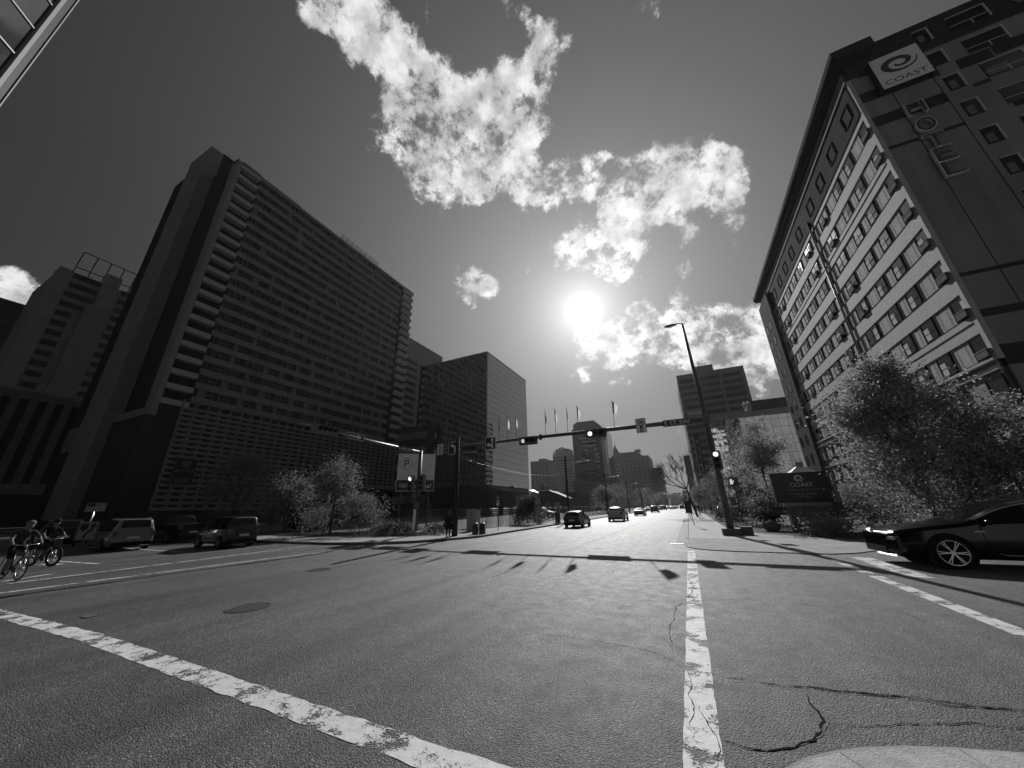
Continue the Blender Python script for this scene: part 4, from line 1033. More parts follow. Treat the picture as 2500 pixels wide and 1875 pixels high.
def ring_mb(r0, r1, off, dx=0, dz=0, n=28, ax='y'):
    vs_ = []
    for k in range(n):
        a = 2*math.pi*k/n
        for r in (r0, r1):
            vs_.append((r*math.cos(a)+dx, off, r*math.sin(a)+dz) if ax == 'y' else (off, r*math.cos(a)+dx, r*math.sin(a)+dz))
    return MB().add(vs_, [(2*k,2*k+1,(2*k+3) % (2*n),(2*k+2) % (2*n)) for k in range(n)])

YA = 26.9
ms = thing('signal_mast', 'tall signal and lamp mast at the right corner with its long arm over the avenue', 'traffic signal', (2.1,YA,.12))
MB().tube([(0,0,.3),(-.05,0,7.4),(-.26,0,15.0)], [.2,.16,.085], 14).build('pole', M['mast'], ms)
MB().box(-.5,.5,-.45,.45,-.1,.32).build('base_block', M['mast'], ms); MB().box(.55,1.2,.2,.8,-.1,.4).build('service_box', M['dark_steel'], ms)
MB().tube([(-.26,0,15.0),(-.5,0,15.1),(-.75,0,15.08)], .045, 8).build('lamp_bracket', M['mast'], ms)
lamp = MB().ball((-1.1,0,15.05), (.48,.18,.1), 14, 8).build('lamp_head', M['mast'], ms); MB().ball((-1.15,0,14.98), (.32,.13,.07), 12, 6).build('diffuser', M['mullion'], lamp)
arm = MB().tube([(0,-.05,7.35),(-6,-.05,7.36),(-12.45,-.05,7.37)], [.17,.155,.135], 12).build('mast_arm', M['mast'], ms)
MB().tube([(-12.45,-.05,7.37),(-16.5,-.05,7.34)], [.13,.10], 10).build('mast_arm', M['mast'], ms)
MB().tube([(-16.5,-.05,7.34),(-23.1,-.05,7.2)], [.10,.07], 8).build('arm_extension', M['dark_steel'], ms)
MB().tube([(-12.38,-.05,7.37),(-12.52,-.05,7.37)], .26, 12).build('flange', M['mast'], ms); MB().box(-.3,.15,-.35,.1,7.05,7.65).build('clamp', M['mast'], ms)
ax0 = lambda x, z, dy=-.35: (x-2.1, dy, z-.12)
signal_head(ms, ax0(-5.63,7.25), True, 3, 0); signal_head(ms, ax0(-11.4,7.24), True, 3, 0, litmat=M['lit_dim'])
hb = signal_head(ms, ax0(-17.2,7.1), True, 3, -1)
plate(hb, 'pale_border', 1.66, .04, (0,-.03,.36), M['grey_sign']); plate(hb, 'pale_border', 1.66, .04, (0,-.03,-.36), M['grey_sign'])
# turn signs
o = plate(ms, 'turn_sign', 1.06, 1.08, ax0(-15.04,7.34), M['sign_black'], border=M['grey_sign'])
flat(o, 'arrow', [(.12,-.42),(.26,-.42),(.26,.25),(.38,.25),(.19,.46),(.0,.25),(.12,.25)], M['grey_sign'], -.032)
flat(o, 'arrow', [(.12,-.1),(.02,-.08),(-.1,-.0),(-.12,.1),(-.4,-.08),(-.18,-.32),(-.16,-.2),(.12,-.34)], M['grey_sign'], -.0318)
o = plate(ms, 'turn_sign', 1.16, 1.12, ax0(-19.0,7.28), M['sign_black'], border=M['grey_sign']); flat(o, 'arrow', arrow_poly('left'), M['grey_sign'], -.032, s=1.1)
def no_turn(loc, w, h, left=False):
    o = plate(ms, 'no_turn_sign', w, h, loc, M['grey_sign'], border=M['sign_black'])
    ring_mb(.2,.245,-.032,0,.22).build('ring', M['sign_black'], o)
    flat(o, 'slash', [(-.16,.36),(-.13,.4),(.16,.08),(.13,.04)], M['sign_black'], -.0325)
    p = [(-.1,.08),(-.1,.24),(.03,.3),(.03,.36),(.15,.27),(.03,.18),(.03,.23),(-.04,.2),(-.04,.08)]
    flat(o, 'arrow', [(-x if left else x, z) for x, z in p], M['sign_black'], -.033)
    MB().box(-.11,.11,-.034,-.03,-.48,-.04).build('signal_icon', M['sign_black'], o)
    for k in range(3): disc(MB(), (0,-.038,-.13-.13*k), .052, 12, 'y', .003).build('icon_lamp', M['grey_sign'] if k else M['sig_case'], o)
no_turn(ax0(-2.23,7.46), .71, 1.09); no_turn(ax0(-20.58,7.28), .72, 1.1, True)
o = plate(ms, 'street_name_sign', 1.86, .48, ax0(.19,7.41,-.3), M['sign_green'], border=M['sig_case'])
put('lettering', text_mesh('5 ST SW', M['white'], 1.66, .31, .008), o, (0,-.03,0), rot=FACE_NEG_Y)
# on the pole
signal_head(ms, ax0(2.13,4.62,-.45), False, 3, 0)
ph = MB().box(-.27,.27,0,.2,-.23,.23).build('pedestrian_signal', M['sig_back'], ms, ax0(2.79,3.21,-.3))
flat(ph, 'hand_symbol', [(-.2,-.16),(-.06,-.16),(.0,-.02),(.04,.06),(.0,.08),(-.05,.02),(-.05,.15),(-.09,.17),(-.12,.17),(-.15,.16),(-.19,.12),(-.2,0)], M['lit_dim'], -.01)
for z in (.24,-.26): MB().box(-.7,.3,.05,.1,z,z+.03).build('bracket', M['sig_back'], ph)
MB().box(-.22,.12,-.42,-.2,.95,1.4).build('push_button_box', M['sig_back'], ms); MB().tube([(-.2,-.25,.3),(-.2,-.25,4.0)], .03, 6).build('conduit', M['steel'], ms)
plate(ms, 'notice', .3, .5, (.45,-.2,1.9), M['sig_case'])

# flags along the arm
def flag_mat(name, c, tr):
    m = bpy.data.materials.new(name); m.use_nodes = True; nt = m.node_tree; b = nt.nodes['Principled BSDF']
    b.inputs['Base Color'].default_value = (c,c,c,1); b.inputs['Roughness'].default_value = .9
    t = nt.nodes.new('ShaderNodeBsdfTranslucent'); t.inputs[0].default_value = (c,c,c,1); mx = nt.nodes.new('ShaderNodeMixShader'); mx.inputs[0].default_value = tr
    nt.links.new(b.outputs[0], mx.inputs[1]); nt.links.new(t.outputs[0], mx.inputs[2]); nt.links.new(mx.outputs[0], nt.nodes['Material Output'].inputs[0]); return m
M['flag_a'] = flag_mat('flag_cloth_light', .75, .5); M['flag_b'] = flag_mat('flag_cloth_dark', .08, .3)
def flag(x, spread, drop, twist, light, label, seed):
    rnd = random.Random(seed)
    t = thing('flag', label, 'flag', (x,YA-.05,7.5), group='flags along the mast arm')
    MB().tube([(0,0,0),(.02,0,2.28)], [.022,.014], 6).build('flagpole', M['dark_steel'], t); MB().ball((.02,0,2.3), .03, 8, 6).build('finial', M['dark_steel'], t)
    nu, nv = 12, 16; vs_ = []
    for j in range(nv+1):
        v = j/nv
        for i in range(nu+1):
            u = i/nu
            sag = drop*u*(.55+.45*math.sin(u*1.4))
            xx = .02+spread*u*(1-.25*v)*(.9+.1*math.sin(3*v+seed)); yy = twist*u+.05*math.sin(9*u+seed)*u+.04*math.sin(6*u+4*v)
            zz = 2.22-(1.05*v)*(1-.35*u)-sag
            vs_.append((xx,yy,zz))
    faces = [(j*(nu+1)+i,j*(nu+1)+i+1,(j+1)*(nu+1)+i+1,(j+1)*(nu+1)+i) for j in range(nv) for i in range(nu)]
    cut = nu//3
    a = [f for k, f in enumerate(faces) if (k % nu) >= cut]; b = [f for k, f in enumerate(faces) if (k % nu) < cut]
    MB().add(vs_, a, True).build('cloth', M['flag_a' if light else 'flag_b'], t); MB().add(vs_, b, True).build('hoist_band', M['flag_b' if light else 'flag_a'], t) if light else MB().add(vs_, b, True).build('hoist_band', M['flag_b'], t)
flag(-4.18,.42,.42,.10,True,'triangular furled flag standing alone nearest the street name sign',1)
flag(-7.05,.30,.62,.08,True,'half open pale flag right above the lit middle signal',2)
flag(-7.93,.07,.45,.02,False,'thin dark furled flag second left of the lit middle signal',3)
flag(-8.98,.24,.55,.10,True,'pale flag curling outwards third left of the lit middle signal',4)
flag(-9.86,.09,.5,.02,False,'slim dark furled flag just right of the arm flange',5)
flag(-12.66,.16,.6,.06,True,'narrow pale flag before the mirrored glass just left of the dim signal',6)
flag(-13.5,.22,.7,.05,True,'bright white flag hanging limp in front of the mirrored glass',7)
flag(-14.35,.1,.75,.03,False,'dark limp flag nearest the end of the heavy arm',8)

# left corner mast
lm = thing('signal_mast', 'signal mast at the left corner with a slim bright arm over the side street', 'traffic signal', (-18.3,21.2,.12))
MB().tube([(0,0,0),(0,0,6.15)], [.17,.13], 12).build('pole', M['mast'], lm); MB().box(-.45,.5,-.4,.4,-.1,.28).build('base_block', M['slab2'], lm)
MB().tube([(0,0,6.03),(0,-5,6.13),(0,-9.9,6.33)], [.075,.065,.05], 10).build('mast_arm', M['steel'], lm)
la = lambda y, z, dx=.12: (dx, y-21.2, z-.12)
o = plate(lm, 'street_name_sign', 1.45, .37, la(19.35,6.12,.1), M['sign_green'], 'x', border=M['sig_case']); put('lettering', text_mesh('6 AVE SW', M['white'], 1.28, .23, .008), o, (.03,0,0), rot=FACE_POS_X)
o = plate(lm, 'one_way_sign', 1.33, .38, la(14.85,6.3,.1), M['sign_black'], 'x', border=M['grey_sign']); flat(o, 'arrow', [(x*1.28,z*.55) for x,z in arrow_poly('right_bar')], M['grey_sign'], .032, 'x')
signal_head(lm, la(12.75,6.35,.28), True, 4, -1, 'x', .72, case=M['grey_sign'] if False else M['steel'])
signal_head(lm, (-.55,-.35,3.65), False, 3, 0, case=M['steel']); signal_head(lm, (.5,-.3,3.65), False, 3, -1, case=M['steel'])
MB().box(-.8,.7,-.12,-.04,3.95,4.0).build('bracket', M['sig_back'], lm)
for x, lit in ((-.68,True),(.55,False)):
    p = MB().box(-.25,.25,0,.2,-.22,.22).build('pedestrian_signal', M['sig_back'], lm, (x,-.3,2.5))
    if lit: flat(p, 'walking_symbol', [(-.05,-.16),(.0,-.02),(.05,-.16),(.08,-.16),(.03,.02),(.08,.05),(.03,.1),(.02,.17),(-.03,.17),(-.03,.1),(-.07,.02),(-.02,0),(-.09,-.16)], M['sig_case'], -.01)
for x, z in ((-.15,2.72),(.13,2.1)):
    o = plate(lm, 'one_way_sign', .44, .56, (x,-.24,z), M['steel'], border=M['sign_black'])
    put('lettering', text_mesh('ONE', M['sign_black'], .28, .12, .005), o, (0,-.03,.17), rot=FACE_NEG_Y); put('lettering', text_mesh('WAY', M['sign_black'], .28, .12, .005), o, (0,-.03,.02), rot=FACE_NEG_Y)
    flat(o, 'arrow', [(-x_*.42,z_*.42-.15) for x_, z_ in arrow_poly('right_bar')], M['sign_black'], -.031)
mk = MB().box(-.13,.1,-.19,-.172,.35,2.0).build('pole_wrap', M['grey_sign'], lm)

# wooden utility poles and their wires
def wood_pole(x, y, h, label, arm=None, r=.19):
    t = thing('utility_pole', label, 'pole', (x,y,.1))
    MB().tube([(0,0,0),(0,0,h*.5),(0,0,h)], [r,r*.88,r*.72], 10).build('post', M['wood'], t)
    MB().tube([(r+.02,0,0),(r+.0,0,h*.45)], .03, 6).build('conduit', M['dark_steel'], t)
    if arm:
        MB().tube([(0,0,h-1.6),(arm*.45,0,h-1.0),(arm,0,h-.8)], .035, 8).build('lamp_bracket', M['steel'], t)
        MB().ball((arm+.25,0,h-.85), (.35,.13,.08), 12, 6).build('lamp_head', M['steel'], t)
    MB().bar((-.9,0,h-.6),(.9,0,h-.6),.09,.11).build('crossarm', M['wood'], t) if h > 8 else None
    return t
wood_pole(-15.0,21.45,6.9,'thick dark wooden pole right behind the standing pedestrian', r=.2)
wood_pole(-14.6,47,8.5,'wooden pole with a curved lamp bracket behind the dark hatchback', 2.9, r=.15)
wood_pole(-14.4,72,8.2,'wooden pole with lamp bracket beyond the white car', 2.4, r=.14)
wood_pole(-14.4,100,8.2,'third wooden pole down the avenue past the dark sedan', 2.4, r=.14)
wood_pole(-14.4,130,8.2,'farthest wooden pole along the left pavement', 2.2, r=.14)
def cable(a, b, sag, label, r=.009):
    a, b = Vector(a), Vector(b)
    pts = [a.lerp(b, k/14)-Vector((0,0,sag*4*(k/14)*(1-k/14))) for k in range(15)]
    tag(MB().tube(pts, r, 5).build('overhead_cable', M['dark_steel']), label, 'cable', 'overhead cables')
cable((-15,21.45,5.6),(-14.6,47,6.2),.7,'overhead cable sagging from the pedestrian pole to the next pole')
cable((-14.6,47,6.2),(-14.4,72,6.2),.6,'overhead cable between the second and third wooden poles')
cable((-14.6,47,5.6),(-14.4,72,5.4),.7,'lower telephone cable between the second and third wooden poles')
cable((-14.4,72,6.2),(-14.4,100,6.2),.6,'overhead cable between the third and fourth wooden poles')

# parking sign board
M['board_pale'] = mat('parking_board_pale', .72, .6, .3, var=.15, vscale=1.5)
pk = thing('parking_board', 'large pale parking board with a circled P and the word National behind the left mast', 'sign', (-27.5,31.3,.1), rz=math.atan2(2.6,3.2)*.98)
MB().box(-2.05,2.05,0,.15,3.8,7.85).build('panel', M['board_pale'], pk); MB().box(-2.05,2.05,-.03,-.001,3.8,4.95).build('lower_panel', M['sign_black'], pk)
b_ = MB()
for x in (-2.07,2.03): b_.box(x,x+.05,-.05,.16,3.75,7.9)
for z in (3.75,7.86): b_.box(-2.02,2.02,-.05,.16,z,z+.05)
b_.build('frame', M['grey_sign'], pk)
ring_mb(.62,.67,-.012,-1.12,6.75).build('ring', M['sign_black'], pk)
put('lettering', text_mesh('P', M['sign_black'], .55, .85, .01), pk, (-1.1,-.012,6.75), rot=FACE_NEG_Y)
put('lettering', text_mesh('National', M['grey_sign'], 2.55, .52, .01, shear=.2), pk, (.5,-.04,4.35), rot=FACE_NEG_Y)
for k in range(3):
    wv = [(-1.75+.12*i, 4.2+.17*k+.06*math.sin(i*1.1)) for i in range(9)]
    MB().tube([(x,-.045,z) for x,z in wv], .03, 5).build('wave_emblem', M['grey_sign'], pk)
for x in (-1.5,1.5): MB().tube([(x,.2,0),(x,.2,7.6)], .1, 8).build('post', M['dark_steel'], pk)

# post signs
def post_sign(x, y, h, plates, label, lean=0, r=.03, m=None, ax='y'):
    t = thing('sign_post', label, 'sign', (x,y,.12))
    MB().tube([(0,0,0),(lean,0,h)], r, 8).build('post', m or M['steel'], t)
    for (dx, z, w, hh, kind) in plates:
        o = plate(t, 'sign_plate', w, hh, (dx+lean*z/h,-.035,z), M['sign_black'] if kind == 'k' else M['grey_sign'], border=M['sig_case'])
        if kind == 'n':
            ring_mb(w*.27,w*.36,-.032,0,hh*.15).build('ring', M['sign_black'], o); flat(o, 'slash', [(-w*.22,hh*.15+w*.17),(-w*.17,hh*.15+w*.22),(w*.22,hh*.15-w*.17),(w*.17,hh*.15-w*.22)], M['sign_black'], -.0325)
            put('lettering', text_mesh('P', M['sign_black'], w*.22, w*.34, .004), o, (0,-.031,hh*.15), rot=FACE_NEG_Y)
        if kind == 't':
            for k in range(2): MB().box(-w*.35,w*.35,-.031,-.026,hh*(.1-.3*k),hh*(.22-.3*k)).build('print', M['sig_case'], o)
    return t
post_sign(-25.6,19.2,3.2,[(0,2.95,.34,.42,'n'),(-.2,2.0,.34,.5,'n'),(.2,2.0,.34,.5,'n'),(0,2.5,.34,.3,'t')],'post with three no parking plates in front of the left trees', .12, .045)
post_sign(-14.65,27.2,2.75,[(0,2.2,.3,.48,'n'),(0,2.6,.3,.12,'t')],'slim post with one no parking plate beside the round bins')
post_sign(-14.2,39.7,2.4,[],'bare thin post just before the pay station')
post_sign(.14,36.6,3.1,[(0,2.75,.32,.45,'n'),(0,2.2,.3,.3,'t')],'slim dark post on the right pavement throwing a short shadow', -.35, .03, M['dark_steel'])
post_sign(-.1,52,3.0,[(0,2.6,.32,.45,'n')],'farther dark sign post at the right kerb', -.2, .03, M['dark_steel'])
t = thing('traffic_island_sign', 'keep right board and small route plate on a weighted stand beside the cyclists', 'sign', (-29.6,7.9,0))
b_ = MB(); b_.add([(-.5,-.3,0),(.5,-.3,0),(.5,.3,0),(-.5,.3,0),(-.2,-.12,.55),(.2,-.12,.55),(.2,.12,.55),(-.2,.12,.55)], [(0,3,2,1),(4,5,6,7),(0,1,5,4),(1,2,6,5),(2,3,7,6),(3,0,4,7)]); b_.build('weighted_base', M['dark_steel'], t)
MB().tube([(0,0,.5),(0,0,2.35)], .035, 8).build('post', M['chrome'], t)
o = plate(t, 'keep_right_sign', .75, .95, (.05,0,1.15), M['steel'], 'x', border=M['sig_case'])
flat(o, 'arrow', [(-.1,-.38),(-.02,-.38),(.0,-.2),(.2,.05),(.22,.2),(.32,.2),(.2,.4),(.04,.22),(.12,.2),(.1,.1),(-.08,-.14)], M['sign_black'], .032, 'x'); flat(o, 'shield', [(-.3,.36),(-.02,.36),(-.02,.1),(-.16,-.04),(-.3,.1)], M['sign_black'], .0325, 'x')
o = plate(t, 'route_plate', .75, .45, (.05,0,2.35), M['steel'], 'x'); MB().box(.027,.03,-.36,-.05,.03,.2).build('print', M['sign_black'], o); put('lettering', text_mesh('HOV', M['sign_black'], .3, .1, .004), o, (.03,.18,.12), rot=FACE_POS_X)

# fence of the lot
M['fence'] = mat('fence_wire', .10, .5, .4, metal=.5)
def fence(pts, label, h=1.75, gap=2.3):
    t = thing('lot_fence', label, 'fence', (pts[0][0],pts[0][1],.1))
    P = [Vector((x-pts[0][0],y-pts[0][1],0)) for x,y in pts]
    for a, b in zip(P, P[1:]):
        n = max(1, round((b-a).length/gap)); d = (b-a)/n
        for k in range(n):
            p, q = a+d*k, a+d*(k+1)
            MB().tube([(p.x,p.y,0),(p.x,p.y,h+.05)], .04, 6).build('post', M['black'], t)
            mb = MB()
            for j in range(9): mb.tube([(p.x,p.y,.15+j*(h-.15)/8),(q.x,q.y,.15+j*(h-.15)/8)], .018 if j in (0,8) else .008, 4)
            for j in range(1,10): r_ = p.lerp(q, j/10); mb.tube([(r_.x,r_.y,.15),(r_.x,r_.y,h)], .006, 4)
            mb.build('mesh_panel', M['fence'], t)
fence([(-44,29.5),(-31,27.8),(-20.9,26.4)],'wire mesh lot fence left of the utility cabinet')
fence([(-18.3,31.5),(-17.8,35.8),(-17.6,110)],'wire mesh lot fence running beside the left pavement')
fence([(-33,40),(-19.2,40)],'inner wire mesh fence across the lot behind the cabinet')
# small street furniture
def cab(x, y, w, d, h, m, name, label, cat, cap=True):
    t = thing(name, label, cat, (x,y,.11))
    MB().box(-w/2,w/2,-d/2,d/2,.06,h).build('case', m, t); MB().box(-w/2-.04,w/2+.04,-d/2-.04,d/2+.04,0,.06).build('plinth', M['slab2'], t)
    if cap: MB().box(-w/2-.03,w/2+.03,-d/2-.03,d/2+.03,h,h+.05).build('lid', m, t)
    MB().box(-.012,.012,-d/2-.008,-d/2,.12,h-.06).build('door_gap', M['black'], t); MB().box(.05,.09,-d/2-.03,-d/2,h*.5,h*.5+.14).build('handle', M['steel'], t)
    return t
cab(-16.7,26.6,.92,.7,1.62,M['tower_conc'],'utility_cabinet','tall grey utility cabinet behind the round bins','cabinet')
cab(-27.4,26.2,.9,.5,1.05,M['far_conc'],'utility_cabinet','low pale utility cabinet left of the left mast','cabinet')
cab(-19.3,30.4,.62,.2,1.75,M['far_conc'],'notice_panel','pale notice panel behind the standing pedestrian','panel', False)
t = cab(-14.05,40.8,.5,.45,1.15,M['dark_steel'],'pay_station','dark parking pay station with a slanted hood before the hatchback','pay station')
MB().bar((-.25,0,1.27),(.3,0,1.62),.5,.06).build('solar_hood', M['black'], t); MB().tube([(0,0,1.2),(0,0,1.45)], .05, 8).build('stem', M['dark_steel'], t)
def bin_(x, y, label):
    t = thing('litter_bin', label, 'bin', (x,y,.12), group='round litter bins')
    MB().tube([(0,0,0),(0,0,.06),(0,0,.62)], [.22,.24,.24], 14).build('body', M['dark_steel'], t); MB().tube([(0,0,.62),(0,0,.72),(0,0,.79)], [.25,.22,.1], 14).build('dome_lid', M['mast'], t)
    MB().box(-.12,.12,-.25,-.2,.5,.6).build('opening', M['black'], t)
bin_(-14.45,23.3,'round topped litter bin on the left of the pair'); bin_(-13.95,23.45,'round topped litter bin on the right of the pair')
# hotel monument sign
M['stone'] = mat('ledge_stone', .12, .9, .15, var=.35, vscale=3, bump=.6, bscale=7)
mo = thing('monument_sign', 'dark hotel monument sign reading COAST on a stone base among the shrubs', 'sign', (6.9,30,.1))
MB().box(-1.55,1.5,-.2,.2,1.78,3.7).build('panel', M['sign_dark'], mo); MB().box(-1.0,1.1,-.35,.35,0,1.55).build('stone_base', M['stone'], mo); MB().box(-1.15,1.25,-.42,.42,1.55,1.76).build('coping', M['far_conc'], mo)
spiral_mb(.0,3.33,.24,-.204).build('wave_emblem', M['sign_white'], mo)
put('lettering', text_mesh('COAST', M['sign_white'], 1.25, .25, .01), mo, (.05,-.206,2.9), rot=FACE_NEG_Y)
for s_, z_, w_ in (('calgary downtown',2.58,1.75),('hotel & suites',2.34,1.4),('BY APA',2.12,.6)): put('lettering', text_mesh(s_, M['far_conc'], w_, .17, .01), mo, (.05,-.206,z_), rot=FACE_NEG_Y)
gz = thing('gazebo', 'small pale pyramid roof on posts behind the monument sign', 'shelter', (8.6,36,.1))
r_ = MB(); r_.add([(-1.3,-1.3,3.7),(1.3,-1.3,3.7),(1.3,1.3,3.7),(-1.3,1.3,3.7),(0,0,4.7)], [(0,1,4),(1,2,4),(2,3,4),(3,0,4),(0,3,2,1)]); r_.build('roof', M['white'], gz); MB().box(-.25,.25,-.25,.25,4.55,4.9).build('cap', M['steel'], gz)
for x in (-1.1,1.1):
    for y in (-1.1,1.1): MB().tube([(x,y,0),(x,y,3.7)], .08, 6).build('post', M['dark_steel'], gz)
rk = thing('boulder', 'dark rounded boulder on the bed by the mast base', 'rock', (4.9,31.0,.1)); MB().ball((0,0,.25), (.55,.4,.35), 9, 6).build('stone', M['stone'], rk)
nb = thing('news_box', 'tall black box at the right kerb far down the pavement', 'box', (-.2,88,.12)); MB().box(-.7,.6,-.6,.6,0.3,3.0).build('case', M['black'], nb); MB().box(-.75,.65,-.65,.65,0,.3).build('plinth', M['dark_steel'], nb)
# far signal arm at the next crossing
fm = thing('signal_mast', 'far signal arm spanning the avenue at the next crossing', 'traffic signal', (1.2,205,.1))
MB().tube([(0,0,0),(0,0,8)], .15, 8).build('pole', M['mast'], fm); MB().tube([(0,0,7),(-15,0,7.4)], .12, 8).build('mast_arm', M['mast'], fm)
for x in (-5,-7,-13): MB().box(x-.5,x+.5,-.2,0,6.9,7.5).build('signal_head', M['sig_case'], fm)

# ------------------------------------------------------------------ vehicles
def paint_car(name, c, metal=.2): return mat(name, c, .32, .5, metal=metal, coat=.9)
M['car_black'] = mat('black_car_paint', .004, .12, .35); M['car_dark'] = paint_car('dark_car_paint', .02); M['car_silver'] = paint_car('silver_car_paint', .22, .5); M['car_white'] = paint_car('white_car_paint', .5, 0); M['car_grey'] = paint_car('grey_car_paint', .10, .4)
M['car_glass'] = glass_mat('car_glass', .006, .03, .6); M['trim'] = mat('plastic_trim', .012, .8, .05); M['tail'] = mat('tail_lamp', .06, .2, .5, coat=.8); M['head'] = mat('head_lamp', .45, .15, .5, coat=.8)
M['plate'] = mat('number_plate', .5, .6, .3); M['drl'] = mat('running_lamp', .8, .3, .4, emit=2.2); M['alloy'] = mat('alloy_rim', .35, .3, .5, metal=.9)
def interp(tab, x):
    if x >= tab[0][0]: return tab[0][1]
    for (x0, y0), (x1, y1) in zip(tab, tab[1:]):
        if x <= x0 and x >= x1:
            t = (x-x0)/(x1-x0); return y0+(y1-y0)*t
    return tab[-1][1]
def smooth_interp(tab, x):
    d = .06; return sum(interp(tab, x+k*d) for k in (-2,-1,0,1,2))/5
wheel_cache = {}
def wheel_meshes(r, w, spokes, rimmat, double=False, q=1.0):
    q = 1.18 if double else 1.0
    key = (r, w, spokes, rimmat.name, double)
    if key in wheel_cache: return wheel_cache[key]
    n = 28; prof = [(r*.66*q,-w/2),(r*.9,-w/2),(r*.985,-w*.36),(r,-w*.1),(r,w*.1),(r*.985,w*.36),(r*.9,w/2),(r*.66*q,w/2)]
    mb = MB(); vs_ = [(a*math.cos(2*math.pi*k/n), b, a*math.sin(2*math.pi*k/n)) for k in range(n) for a, b in prof]; m = len(prof)
    mb.add(vs_, [(k*m+j,k*m+j+1,((k+1) % n)*m+j+1,((k+1) % n)*m+j) for k in range(n) for j in range(m-1)], True)
    tyre = mb.fix('tyre', M['rubber'])
    rm = MB()
    ring = [(r*.68*q,-w*.42),(r*.68*q,w*.46),(r*.63*q,w*.47),(r*.61*q,w*.40)]
    vs_ = [(a*math.cos(2*math.pi*k/n), b, a*math.sin(2*math.pi*k/n)) for k in range(n) for a, b in ring]; m = 4
    rm.add(vs_, [(k*m+j,k*m+j+1,((k+1) % n)*m+j+1,((k+1) % n)*m+j) for k in range(n) for j in range(m-1)], True)
    for k in range(spokes):
        for off in ((-.10,.10) if double else (0,)):
            a = 2*math.pi*k/spokes+off; c, s = math.cos(a), math.sin(a)
            a2 = 2*math.pi*k/spokes+off*.6; c2, s2 = math.cos(a2), math.sin(a2)
            rm.bar((c2*r*.12, w*.40, s2*r*.12),(c*r*.63*q, w*.43, s*r*.63*q), r*(.055 if double else .11), .03, (0,1,0))
    rm.tube([(0,w*.34,0),(0,w*.46,0)], r*.15, 12)
    rim = rm.fix('rim', rimmat)
    dk = MB().tube([(0,-w*.3,0),(0,w*.22,0)], r*.64*q, 20).mesh('brake_disc', M['black'])
    wheel_cache[key] = (tyre, rim, dk); return wheel_cache[key]
